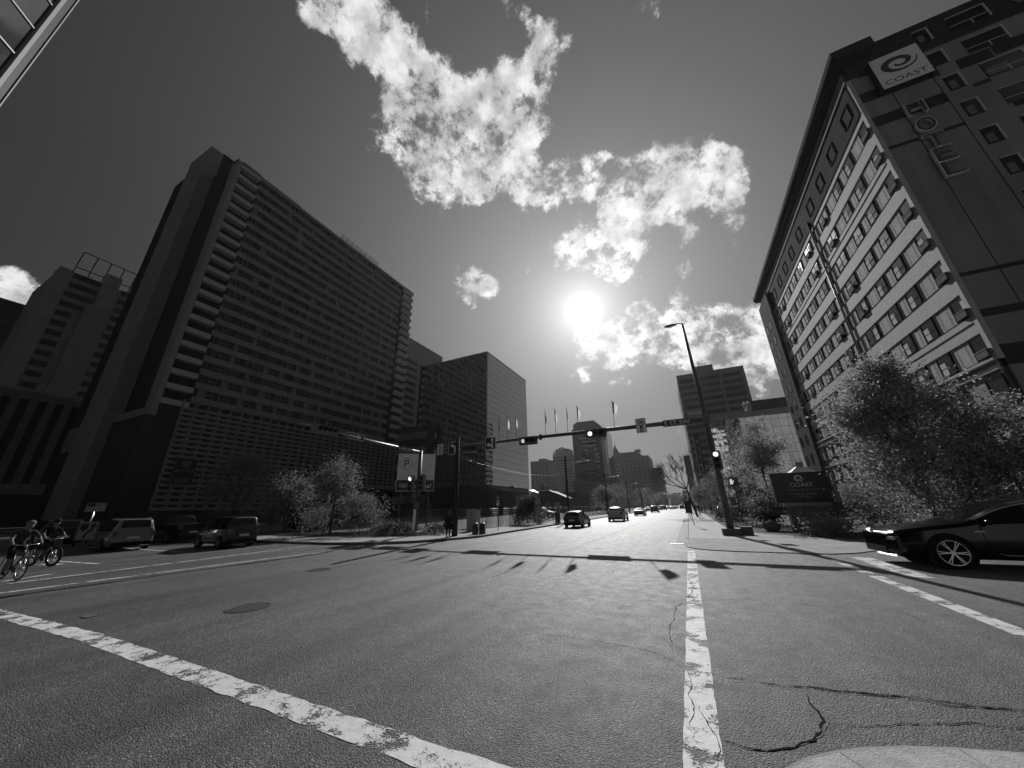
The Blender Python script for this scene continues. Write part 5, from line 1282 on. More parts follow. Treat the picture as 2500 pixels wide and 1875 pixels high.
def make_car(name, label, cat, loc, rz, L, W, top, belt, paint, zb=.22, wheelx=None, wr=.33, pillars=(), ws=None, rw=None, glass_from=None, spokes=5, rimmat=None, double=False, ns=56, wtab=None, tumble=.17, hero=False, group=None, roofrack=False, box=False):
    """top, belt: [(x,z)] from nose (+x) to tail (-x); ws / rw: x range of windscreen / rear window; glass_from: x range of the side glass"""
    t = thing(name, label, cat, loc, rz, group)
    xs = [L/2-L*k/ns for k in range(ns+1)]
    xs = sorted(set([round(x,4) for x in xs]+[p for q in (ws, rw, glass_from) if q for p in q]), reverse=True)
    rings = []
    for x in xs:
        e = min(1, (L/2-abs(x))/(.13*L)); taper = (1-(1-e)**2.4*.17) if not wtab else smooth_interp(wtab, x)
        w = W/2*taper; tz = smooth_interp(top, x); bz = min(smooth_interp(belt, x), tz-.012)
        endk = max(0, 1-(L/2-abs(x))/(.05*L)); b0 = zb+.10*endk
        cab = max(0, min(1, (tz-bz)/.5)); wr_ = w*(.93-tumble*cab)
        rings.append([(0,b0),(w*.86,b0),(w*.965,b0+.10),(w*.995,b0+.30*(bz-b0)),(w,b0+.55*(bz-b0)),(w*.985,b0+.86*(bz-b0)),(w*.955,bz),(wr_,tz-.05*(.3+cab)),(wr_*.86,tz-.012),(wr_*.5,tz-.002),(0,tz)])
    m = len(rings[0]); vs_ = []
    for x, rg in zip(xs, rings):
        for y, z in rg: vs_.append((x,y,z))
        for y, z in rg[1:-1]: vs_.append((x,-y,z))
    per = m+m-2
    def vid(i, j, side):                         # j ring index, side 0 left 1 right
        if side == 0 or j in (0, m-1): return i*per+j
        return i*per+m+j-1
    body, side_g, wind, rear = [], ([],[]), [], []
    for i in range(len(xs)-1):
        xm = (xs[i]+xs[i+1])/2
        tz, bz = smooth_interp(top, xm), smooth_interp(belt, xm)
        for s_ in (0, 1):
            for j in range(m-1):
                f = (vid(i,j,s_),vid(i,j+1,s_),vid(i+1,j+1,s_),vid(i+1,j,s_))
                if s_ == 0: f = f[::-1]
                dst = body
                if j == 6 and glass_from and glass_from[1] < xm < glass_from[0] and tz-bz > .16 and not any(abs(xm-p) < .055 for p in pillars): dst = side_g[s_]
                if j >= 8 and ws and ws[1] < xm < ws[0]: dst = wind
                if j >= 8 and rw and rw[1] < xm < rw[0]: dst = rear
                dst.append(f)
    n = len(xs)-1
    for i, flip in ((0, False), (n, True)):
        loop = [vid(i,j,0) for j in range(m)]+[vid(i,j,1) for j in range(m-2,0,-1)]
        body.append(tuple(loop[::-1] if flip else loop))
    def mk(nm, fs, mm):
        if not fs: return None
        me = bpy.data.meshes.new(nm); used = sorted({v for f in fs for v in f}); mp = {v: k for k, v in enumerate(used)}
        me.from_pydata([vs_[v] for v in used], [], [tuple(mp[v] for v in f) for f in fs]); me.polygons.foreach_set('use_smooth', [True]*len(fs)); me.materials.append(mm)
        bm = bmesh.new(); bm.from_mesh(me); bmesh.ops.recalc_face_normals(bm, faces=bm.faces) if nm == 'body' else None; bm.to_mesh(me); bm.free()
        me.set_sharp_from_angle(angle=rad(28)); me.update(); return put(nm, me, t)
    bd = mk('body', body, paint); mk('side_window', side_g[0], M['car_glass']); mk('side_window', side_g[1], M['car_glass']); mk('windscreen', wind, M['car_glass']); mk('rear_window', rear, M['car_glass'])
    if rw is None:                                # upright tail: its own glass panel
        zt, zbt = interp(top, -L/2+.05), interp(belt, -L/2+.05)
        if zt-zbt > .25: MB().box(-L/2-.012,-L/2+.01,-W*.36,W*.36,zbt+.06,zt-.12).build('rear_window', M['car_glass'], t)
    tyre, rim, dk = wheel_meshes(wr, .22, spokes, rimmat or M['alloy'], double)
    wx = wheelx or (L*.31, -L*.29)
    for x in wx:
        for s_ in (1, -1):
            MB().tube([(x,s_*(W/2-.12),wr+.02),(x,s_*(W/2+.006),wr+.02)], wr*1.2, 24).build('wheel_arch', M['trim'], t)
            o = put('wheel', tyre, t, (x,s_*(W/2-.085),wr), rz=0 if s_ == 1 else math.pi); put('rim', rim, o); put('brake_disc', dk, o)
    for s_ in (1, -1):
        MB().ball((L/2-.20,s_*W*.36,interp(belt, L/2-.2)-.10), (.16,.15,.07), 10, 6).build('headlight', M['head'], t)
        zt_ = interp(belt, -L/2+.08)
        MB().box(-L/2-.015,-L/2+.22,s_*W*.40-.10,s_*W*.40+.10,zt_-.30,zt_-.02).build('tail_light', M['tail'], t)
        x_m = (glass_from[0] if glass_from else L*.2)-.18
        MB().ball((x_m,s_*(W/2+.09),interp(belt, x_m)+.06), (.07,.11,.075), 8, 6).build('mirror', paint, t)
        MB().box(-L*.08,-L*.03,s_*(W/2)-.012,s_*(W/2)+.02,interp(belt,-L*.05)-.14,interp(belt,-L*.05)-.11).build('door_handle', M['trim'], t)
    MB().box(-L/2-.02,-L/2+.03,-.26,.26,.62,.76).build('number_plate', M['plate'], t)
    MB().box(-L/2-.03,-L/2+.14,-W*.42,W*.42,zb+.06,zb+.26).build('rear_bumper', M['trim'], t); MB().box(L/2-.12,L/2+.02,-W*.34,W*.34,zb+.08,zb+.28).build('front_grille', M['trim'], t)
    if roofrack:
        for s_ in (1,-1): MB().tube([(.4,s_*W*.36,interp(top,.4)+.03),(-L*.38,s_*W*.36,interp(top,-L*.38)+.03)], .02, 6).build('roof_rail', M['chrome'], t)
    return t
UP = math.pi/2
# body shapes (x from nose to tail)
def hatch(L): return dict(top=[(L/2,.62),(L/2-.1,.78),(L*.22,.98),(L*.19,1.0),(L*.02,1.44),(-L*.12,1.53),(-L*.36,1.46),(-L/2+.22,1.30),(-L/2+.02,.95)], belt=[(L/2,.55),(L*.3,.86),(L*.0,.93),(-L/2,.98)], ws=(L*.19,L*.02), rw=(-L*.37,-L/2+.06), glass_from=(L*.14,-L*.36))
def sedan(L): return dict(top=[(L/2,.6),(L/2-.1,.74),(L*.24,.94),(L*.2,.97),(L*.03,1.36),(-L*.08,1.44),(-L*.22,1.38),(-L*.37,1.05),(-L/2+.05,.98),(-L/2,.8)], belt=[(L/2,.52),(L*.3,.82),(0,.9),(-L/2,.94)], ws=(L*.2,L*.03), rw=(-L*.22,-L*.37), glass_from=(L*.15,-L*.32))
def suv(L): return dict(top=[(L/2,.75),(L/2-.08,.98),(L*.26,1.12),(L*.22,1.15),(L*.08,1.66),(-L*.08,1.76),(-L*.4,1.72),(-L/2+.16,1.60),(-L/2+.02,1.1)], belt=[(L/2,.7),(L*.3,1.05),(0,1.12),(-L/2,1.16)], ws=(L*.22,L*.08), rw=(-L*.435,-L/2+.03), glass_from=(L*.17,-L*.43))
def minivan(L): return dict(top=[(L/2,.6),(L/2-.1,.8),(L*.3,1.0),(L*.26,1.05),(L*.08,1.62),(-L*.1,1.73),(-L*.42,1.70),(-L/2+.1,1.58),(-L/2+.01,1.0)], belt=[(L/2,.55),(L*.3,.93),(0,1.02),(-L/2,1.06)], ws=(L*.26,L*.08), rw=(-L*.45,-L/2+.02), glass_from=(L*.2,-L*.44))
def pickup(L): return dict(top=[(L/2,.85),(L/2-.06,1.08),(L*.24,1.18),(L*.2,1.2),(L*.1,1.78),(0,1.86),(-L*.12,1.84),(-L*.16,1.25),(-L*.165,1.22),(-L/2+.05,1.22),(-L/2,1.1)], belt=[(L/2,.8),(L*.3,1.12),(0,1.2),(-L/2,1.21)], ws=(L*.2,L*.1), rw=(-L*.12,-L*.16), glass_from=(L*.17,-L*.13))
make_car('hatchback','small dark hatchback driving away in the left lane nearest the intersection','car',(-10.2,35.6,0),UP,4.1,1.74,paint=M['car_dark'],pillars=(.1,-.75),wr=.31,**hatch(4.1))
make_car('suv','pale sport utility vehicle driving away with its roof glinting in the sun','car',(-8.75,50.1,0),UP,4.8,2.02,paint=M['car_white'],pillars=(.1,-1.0),wr=.38,roofrack=True,**suv(4.8))
make_car('sedan','dark sedan ahead of the pale sport utility vehicle with a glaring roof','car',(-8.75,74.2,0),UP,4.7,1.82,paint=M['car_grey'],pillars=(.05,-.85),wr=.33,**sedan(4.7))
make_car('suv','grey wagon farther up the avenue beyond the glaring sedan','car',(-8.5,105.5,0),UP,4.7,1.9,paint=M['car_grey'],pillars=(.1,-1.0),wr=.36,**suv(4.7))
make_car('sedan','pale car close to the left kerb beside the distant grey wagon','car',(-11.6,121,0),UP,4.6,1.8,paint=M['car_silver'],pillars=(.05,-.85),**sedan(4.6))
farlab = ['distant dark car first behind the grey wagon','distant pale car second behind the grey wagon','distant grey car third in the far queue','distant dark wagon fourth in the far queue','distant silver car in the middle of the far queue','distant car near the far signal arm','farthest small car before the far signal arm','distant dark car in the right lane far ahead']
fpos = [(-10.8,150,0,'sedan','car_dark'),(-8.9,152,0,'suv','car_white'),(-6.3,165,0,'sedan','car_grey'),(-11,172,0,'suv','car_dark'),(-8.6,180,0,'sedan','car_silver'),(-5.8,190,0,'sedan','car_grey'),(-3,196,0,'sedan','car_silver'),(-2.9,172,0,'suv','car_dark')]
for lab, (x, y, z, kd, mm) in zip(farlab, fpos):
    make_car('sedan' if kd == 'sedan' else 'suv', lab, 'car', (x,y,z), UP, 4.6, 1.85, paint=M[mm], pillars=(.05,-.85), ns=24, group='distant cars on the avenue', **(sedan(4.6) if kd == 'sedan' else suv(4.6)))
make_car('minivan','silver minivan crossing to the left with its rear edge glowing in the sun','van',(-31.3,9.75,0),math.pi-.05,4.8,1.95,paint=M['car_silver'],pillars=(.35,-.75),wr=.33,roofrack=True,**minivan(4.8))
make_car('compact_van','dark compact van following the silver minivan','van',(-25.75,12.75,0),math.pi-.02,3.9,1.72,paint=M['car_dark'],pillars=(.2,-.75),wr=.31,spokes=7,**minivan(3.9))
make_car('pickup_truck','black pickup truck by the far kerb between the minivan and the compact van','truck',(-35.2,13.9,0),math.pi,5.6,1.98,paint=M['car_black'],pillars=(.25,),wr=.39,**pickup(5.6))
make_car('suv','dark sport utility vehicle behind the cyclists at the left edge','car',(-38.0,8.6,0),math.pi,4.8,1.95,paint=M['car_dark'],pillars=(.1,-1.0),wr=.37,**suv(4.8))
make_car('sedan','dark car parked behind the left shrubs inside the lot','car',(-33.5,23.5,.1),math.pi,4.6,1.82,paint=M['car_black'],pillars=(.05,-.85),**sedan(4.6))
make_car('suv','pale car parked inside the fenced lot behind the pay station','car',(-24,62,.1),0,4.6,1.85,paint=M['car_silver'],pillars=(.1,-1.0),**suv(4.6))
make_car('sedan','dark parked car beside the right pavement under the trees','car',(4.6,66,.1),UP,4.6,1.85,paint=M['car_black'],pillars=(.05,-.85),**sedan(4.6))
# the big black car on the right
HL = 5.5
M['grille_black'] = mat('matt_black_grille', .006, 1.0, .0)
hero = dict(top=[(HL/2,.80),(HL/2-.05,.93),(HL/2-.35,1.06),(HL*.30,1.17),(HL*.20,1.245),(HL*.17,1.27),(HL*.10,1.46),(HL*.02,1.68),(-HL*.05,1.80),(-HL*.12,1.86),(-HL*.22,1.86),(-HL*.36,1.70),(-HL*.46,1.42),(-HL/2,1.1)],
            belt=[(HL/2,.70),(HL/2-.3,.98),(HL*.3,1.08),(HL*.16,1.18),(-HL*.1,1.24),(-HL/2,1.26)], ws=(HL*.17,-HL*.03), rw=(-HL*.30,-HL*.47), glass_from=(HL*.13,-HL*.38))
hc = make_car('crossover','glossy black crossover waiting at the crosswalk with a lit headlamp strip','car',(8.12,16.55,0),math.pi,HL,2.12,paint=M['car_black'],zb=.26,wheelx=(1.46,-1.75),wr=.43,pillars=(-.45,),spokes=6,double=True,rimmat=M['chrome'],ns=80,hero=True,
              wtab=[(HL/2,.70),(HL/2-.12,.80),(HL/2-.4,.92),(HL/2-.9,.985),(HL*.2,1.0),(-HL*.35,1.0),(-HL/2,.86)],**hero)
# bright lamps and trim of that car (nose points to -X of the street)
for s_ in (1,-1):
    MB().box(HL/2-.52,HL/2-.04,s_*.62-.10,s_*.62+.16,.985,1.005).build('hood_lamp_strip', M['drl'], hc) if False else None
    MB().bar((HL/2-.005,s_*.18,.955),(HL/2-.15,s_*.74,.955),.02,.035).build('running_lamp', M['drl'], hc)
    MB().ball((HL/2-.22,s_*.76,.965), (.1,.07,.035), 10, 6).build('lamp_cluster', M['drl'], hc)
    MB().bar((HL/2-.24,s_*.93,.86),(HL/2-.30,s_*.94,.47),.02,.02).build('vertical_lamp', M['alloy'], hc)
MB().bar((HL/2+.0,.02,.31),(HL/2-.14,.78,.30),.03,.05).build('lower_chrome', M['drl'], hc); MB().bar((HL/2+.0,-.02,.31),(HL/2-.14,-.78,.30),.03,.05).build('lower_chrome', M['alloy'], hc)  # near half of the chrome strip glows, though it is no lamp
for s_ in (1,-1):
    pts = []
    for k in range(26):
        x = HL*.135-(HL*.52)*k/25; tz, bz = smooth_interp(hero['top'], x), smooth_interp(hero['belt'], x); cabk = max(0, min(1, (tz-bz)/.5)); w = 1.06
        pts.append((x,s_*(w*(.93-.17*cabk)+.012),tz-.05*(.3+cabk)-.02))
    MB().tube(pts, .013, 5).build('window_trim', M['alloy'], hc)
    MB().tube([(HL*.1,s_*1.068,.44),(HL*.07,s_*1.068,.40),(-HL*.28,s_*1.068,.40)], .012, 5).build('sill_trim', M['alloy'], hc)
    MB().box(HL/2-.30,HL/2-.22,s_*.90-.06,s_*.90+.05,.45,.84).build('side_intake', M['black'], hc)
    MB().box(HL*.115,HL*.155,s_*1.062-.004,s_*1.062+.006,1.0,1.02).build('fender_badge', M['alloy'], hc)
    for xd in (HL*.125,-HL*.07,-HL*.245): MB().box(xd-.005,xd+.005,s_*1.055-.012,s_*1.055+.0085,.45,1.16).build('door_gap', M['trim'], hc)

MB().add([(HL/2+.012,-.72,.34),(HL/2+.012,.72,.34),(HL/2+.012,.70,.90),(HL/2+.012,-.70,.90),(HL/2-.10,-.74,.34),(HL/2-.10,.74,.34),(HL/2-.10,.72,.90),(HL/2-.10,-.72,.90)], [(0,1,2,3),(1,5,6,2),(4,0,3,7),(3,2,6,7),(4,5,1,0)]).build('grille_panel', M['grille_black'], hc, fix=True)

# ------------------------------------------------------------------ trees and shrubs
def leaf_mat(name, c, tr=.45, rough=.6):
    m = bpy.data.materials.new(name); m.use_nodes = True; nt = m.node_tree; b = nt.nodes['Principled BSDF']; L = nt.links.new
    g = nt.nodes.new('ShaderNodeNewGeometry'); r = nt.nodes.new('ShaderNodeMapRange'); L(g.outputs['Random Per Island'], r.inputs[0]); r.inputs[3].default_value = c*.55; r.inputs[4].default_value = c*1.5
    cc = nt.nodes.new('ShaderNodeCombineColor')
    for i in range(3): L(r.outputs[0], cc.inputs[i])
    L(cc.outputs[0], b.inputs['Base Color']); b.inputs['Roughness'].default_value = rough; b.inputs['Specular IOR Level'].default_value = .35
    t = nt.nodes.new('ShaderNodeBsdfTranslucent'); L(cc.outputs[0], t.inputs[0]); mx = nt.nodes.new('ShaderNodeMixShader'); mx.inputs[0].default_value = tr
    L(b.outputs[0], mx.inputs[1]); L(t.outputs[0], mx.inputs[2]); L(mx.outputs[0], nt.nodes['Material Output'].inputs[0]); return m
M['leaf'] = leaf_mat('spring_leaf', .16, .45); M['leaf_bright'] = leaf_mat('pale_leaf', .26, .52, .6); M['leaf_dark'] = leaf_mat('dark_leaf', .05, .3); M['bark'] = mat('bark', .05, .9, .15, var=.4, vscale=12, streak=True, bump=.5, bscale=20)
def grow(rnd, h, spread, levels=3, nlimb=6, r0=.14, stem=.3, lean=0):
    """returns branch polylines with radii, and the twig tips"""
    br, tips = [], []
    top = Vector((lean,0,h*.85))
    trunk = [Vector((0,0,0)),Vector((rnd.uniform(-.1,.1),rnd.uniform(-.1,.1),h*stem)),top]
    br.append((trunk,[r0,r0*.8,r0*.15]))
    def limb(p, d, L, r, lev):
        q = p+d*L*.5+Vector((rnd.uniform(-.1,.1),rnd.uniform(-.1,.1),rnd.uniform(.0,.15)))*L; e = q+(d+Vector((rnd.uniform(-.4,.4),rnd.uniform(-.4,.4),rnd.uniform(-.1,.4)))).normalized()*L*.5
        br.append(([p,q,e],[r,r*.7,r*.35])); tips.append(e); tips.append(q)
        if lev > 0:
            for k in range(rnd.randint(2,4)):
                b = p.lerp(e, rnd.uniform(.35,1)); nd = (d+Vector((rnd.uniform(-1,1),rnd.uniform(-1,1),rnd.uniform(-.3,.7)))).normalized()
                limb(b, nd, L*rnd.uniform(.45,.7), r*.45, lev-1)
    for k in range(nlimb):
        a = 2*math.pi*k/nlimb+rnd.uniform(-.4,.4); f = rnd.uniform(stem*.8, .8); p = trunk[1].lerp(top, (f-stem)/(1-stem)) if f > stem else trunk[0].lerp(trunk[1], f/stem)
        el = rnd.uniform(.1,.9); d = Vector((math.cos(a)*math.cos(el),math.sin(a)*math.cos(el),math.sin(el)))
        limb(p, d, spread*rnd.uniform(.6,1.0)*(1.1-.5*f), r0*.5, levels-1)
    return br, tips
def leaves(mb, rnd, centre, n, rad3, size):
    for _ in range(n):
        d = Vector((rnd.gauss(0,1),rnd.gauss(0,1),rnd.gauss(0,1)))
        p = centre+Vector((d.x*rad3[0],d.y*rad3[1],d.z*rad3[2]))*.5
        s = size*rnd.uniform(.6,1.3); u = Vector((rnd.gauss(0,1),rnd.gauss(0,1),rnd.gauss(0,.6))).normalized(); w = u.cross(Vector((rnd.gauss(0,1),rnd.gauss(0,1),rnd.gauss(0,1)))).normalized()
        mb.add([p-u*s*.5, p+w*s*.3, p+u*s*.5, p-w*s*.3], [(0,1,2,3)])
def tree(name, label, x, y, h, rx, ry, seed, nleaf, lsize, mleaf, r0=.13, stem=.28, base=.2, cat='tree', levels=3, nlimb=7, group=None, z0=.1, shape=None, clump=.55):
    rnd = random.Random(seed)
    t = thing(name, label, cat, (x,y,z0), 0, group)
    br, tips = grow(rnd, h, max(rx,ry), levels, nlimb, r0, stem)
    sx, sy = rx/max(rx,ry), ry/max(rx,ry)
    mb = MB()
    for pts, rs in br: mb.tube([(p.x*sx,p.y*sy,min(p.z,h)) for p in pts], [max(q,.008) for q in rs], 6 if rs[0] > .04 else 4, caps=False)
    mb.build('trunk', M['bark'], t)
    lf = MB(); clumps = []
    for e in tips: clumps.append(Vector((e.x*sx,e.y*sy,e.z)))
    # extra clumps fill the crown with an uneven outline
    for k in range(int(nleaf/90)):
        a, u = rnd.uniform(0,2*math.pi), rnd.random()
        zz = base+(1-base)*rnd.random()**.9; prof = math.sin(math.pi*min(1,(zz-base)/(1-base)*.86+.14))**.7 if not shape else shape((zz-base)/(1-base))
        rr = prof*rnd.uniform(.35,1.0)**.6
        clumps.append(Vector((math.cos(a)*rx*rr,math.sin(a)*ry*rr,h*zz)))
    per = max(6, nleaf//max(1,len(clumps)))
    for c in clumps:
        if c.z < h*base*.8 or c.z > h*1.04: continue
        k = rnd.choice((.35,.6,.9,1.3,1.7)); leaves(lf, rnd, c, int(per*k), (clump*k,clump*k,clump*.8*k), lsize)
    lf.build('crown', mleaf, t)
    return t
tree('street_tree','large bushy tree with many small leaves in front of the hotel',11.0,25.8,9.3,3.4,2.2,101,42000,.155,M['leaf_bright'],r0=.13,base=.03,nlimb=13,levels=3,clump=.75,stem=.12,shape=lambda f: (1-.85*f**1.25)*(.85+.15*min(1,f*6)))
tree('street_tree','lower leafy tree growing into the big tree on its right',14.0,25.4,6.2,2.7,2.0,111,20000,.155,M['leaf_bright'],r0=.1,base=.03,nlimb=9,clump=.7,stem=.12,shape=lambda f: (1-.7*f**1.5))
tree('street_tree','leafy tree spilling over the right edge beside the hotel',17.4,25.6,5.0,2.8,2.0,102,17000,.155,M['leaf_bright'],base=.03,clump=.7,stem=.12,shape=lambda f: (1-.6*f**1.5))
tree('street_tree','pale young tree between the signal mast and the hotel sign',5.9,35.5,8.3,2.1,2.0,103,15000,.14,M['leaf_bright'],r0=.12,base=.22,nlimb=9,clump=.6,shape=lambda f: (1-.8*f)*(.6+.4*min(1,f*4)))
tree('street_tree','darker tree directly behind the signal mast',4.6,44,7,2.4,2.2,104,7000,.16,M['leaf'],base=.15,clump=.7)
tree('street_tree','small round tree beside the right pavement farther along',3.6,58,6,1.8,1.8,105,4000,.17,M['leaf'],base=.2,clump=.7)
tree('street_tree','leafy tree on the left nearest the slab tower sign',-41.3,20.5,7.4,4.4,2.4,106,11000,.17,M['leaf'],base=.2,clump=.7,nlimb=8)
tree('street_tree','leafy tree on the left standing third from the mast',-32.6,20.6,5.3,2.1,1.6,107,6000,.15,M['leaf'],base=.22,clump=.6,stem=.35)
tree('street_tree','leafy tree on the left with a pointed top nearest the mast',-27.4,21.2,6.2,2.2,1.7,108,8000,.15,M['leaf'],base=.25,clump=.6,stem=.35)
M['shrub_mats'] = None
def shrub(label, x, y, h, rx, ry, seed, n, mleaf='leaf', size=.11, z0=.1): return tree('shrub', label, x, y, h, rx, ry, seed, n, size, M[mleaf], r0=.04, stem=.15, base=.02, cat='shrub', levels=2, nlimb=9, z0=z0, clump=.42, shape=lambda f: math.sqrt(max(.02,1-(f*.95)**2)))
shrub('rounded leafy shrub right of the left trees',-23.6,20.9,2.9,2.4,1.4,201,6500)
shrub('leafy shrub under the pointed left tree',-29.5,21.3,1.9,1.6,1.0,202,3000)
shrub('leafy shrub at the left end of the planting',-34.8,20.6,2.4,2.2,1.2,203,4200)
shrub('low dark juniper spreading at the foot of the left mast',-20.3,21.4,.75,2.2,1.2,204,12000,'leaf_dark',.09)
shrub('low dark juniper behind the left mast foot',-17.6,22.6,.55,1.2,.9,205,5000,'leaf_dark',.09)
shrub('round dark bush on the left pavement by the fence',-16.4,37.6,2.9,1.7,1.6,206,12000,'leaf_dark',.13)
shrub('small bush behind the round dark bush',-17.0,43,1.6,1.2,1.0,207,1500,'leaf_dark',.12)
for k, (x, y, h, r, lb_) in enumerate([(9.6,29.5,1.7,1.9,'dark shrub right of the monument sign'),(13.5,28.2,1.8,2.2,'dark shrub under the big right tree'),(18.5,26.9,1.7,2.5,'dark shrub at the right edge behind the black crossover'),(4.9,32.5,1.3,1.1,'dark shrub left of the monument sign base'),(3.9,38.5,1.5,1.2,'dark shrub beyond the signal mast'),(7.2,27.2,.8,.9,'low bright shrub at the foot of the monument sign'),(3.4,48,1.2,1.0,'dark shrub along the right pavement')]):
    shrub(lb_, x, y, h, r, 1.1, 220+k, 3200, 'leaf_bright' if k == 5 else 'leaf_dark', .13)
# bare tree
bt = thing('bare_tree','leafless tree leaning over the right side of the far avenue','tree',(.9,62,.1))
rnd = random.Random(77); mbt = MB()
def twig(p, d, L, r, lev):
    q = p+d*L*.5+Vector((rnd.uniform(-.12,.12),rnd.uniform(-.12,.12),.06))*L; e = q+(d+Vector((rnd.uniform(-.45,.45),rnd.uniform(-.45,.45),rnd.uniform(-.1,.45)))).normalized()*L*.5
    mbt.tube([p,q,e], [max(r,.016),max(r*.75,.014),max(r*.5,.012)], 4, caps=False)
    if lev: 
        for k in range(rnd.randint(4,5)): twig(q.lerp(e, rnd.random()), (d+Vector((rnd.uniform(-1,1),rnd.uniform(-1,1),rnd.uniform(-.3,.8)))).normalized(), L*rnd.uniform(.5,.75), r*.5, lev-1)
mbt.tube([(0,0,0),(-.5,0,2.2),(-.9,0,4.4)], [.17,.14,.11], 8)
for d in ((-.7,.1,.7),(-.3,-.3,.9),(.2,.2,.95),(-.9,.2,.3),(-.95,-.2,.5),(.4,-.1,.8)): twig(Vector((-.85,0,4.0)), Vector(d).normalized(), 3.0, .07, 3)
mbt.build('trunk', M['bark'], bt)
for k, (x, y, h, r, lb_) in enumerate([(-19.5,96,6.5,3.5,'hazy leafy tree beyond the lot fence'),(-21,120,8,4.2,'tall hazy tree behind the wooden poles'),(-16.5,150,8,4,'hazy tree beside the avenue far left'),(-18,185,9,5,'large hazy tree near the next crossing'),(-10.5,215,8,6,'leafy tree left of the far signal arm'),(-15.5,225,8.5,5,'leafy tree just behind the far signal arm'),(3.2,98,6,2.4,'leafy tree beyond the news box'),(3.4,125,6.5,2.6,'leafy tree at the end of the right pavement')]):
    tree('street_tree', lb_, x, y, h, r, r*.8, 300+k, 3200, .36, M['leaf'], base=.15, clump=1.3, levels=2)
hd = tree('hedge_tree','wide hazy tree group closing the avenue before the distant block',-8,330,9,16,6,320,5000,.7,M['leaf'],base=.02,clump=2.2,levels=2)
# short rough grass on the beds
M['grass'] = leaf_mat('dry_grass', .10, .2)
def grass(name, label, x0, x1, y0, y1, n, seed, z):
    rnd = random.Random(seed); mb = MB()
    for _ in range(n):
        x, y = rnd.uniform(x0,x1), rnd.uniform(y0,y1); a = rnd.uniform(0,6.3); h = rnd.uniform(.05,.16); w = .012
        mb.add([(x-math.cos(a)*w,y-math.sin(a)*w,z),(x+math.cos(a)*w,y+math.sin(a)*w,z),(x+rnd.uniform(-.06,.06),y+rnd.uniform(-.06,.06),z+h)], [(0,1,2)])
    o = mb.build(name, M['grass']); o['kind'] = 'stuff'; o['label'] = label; o['category'] = 'grass'
grass('grass','short rough grass on the bed before the hotel',7.4,30,23.4,28.5,22000,1,.118)
grass('grass','sparse grass on the left verge behind the kerb',-40,-19.5,18.7,22.5,16000,2,.112)

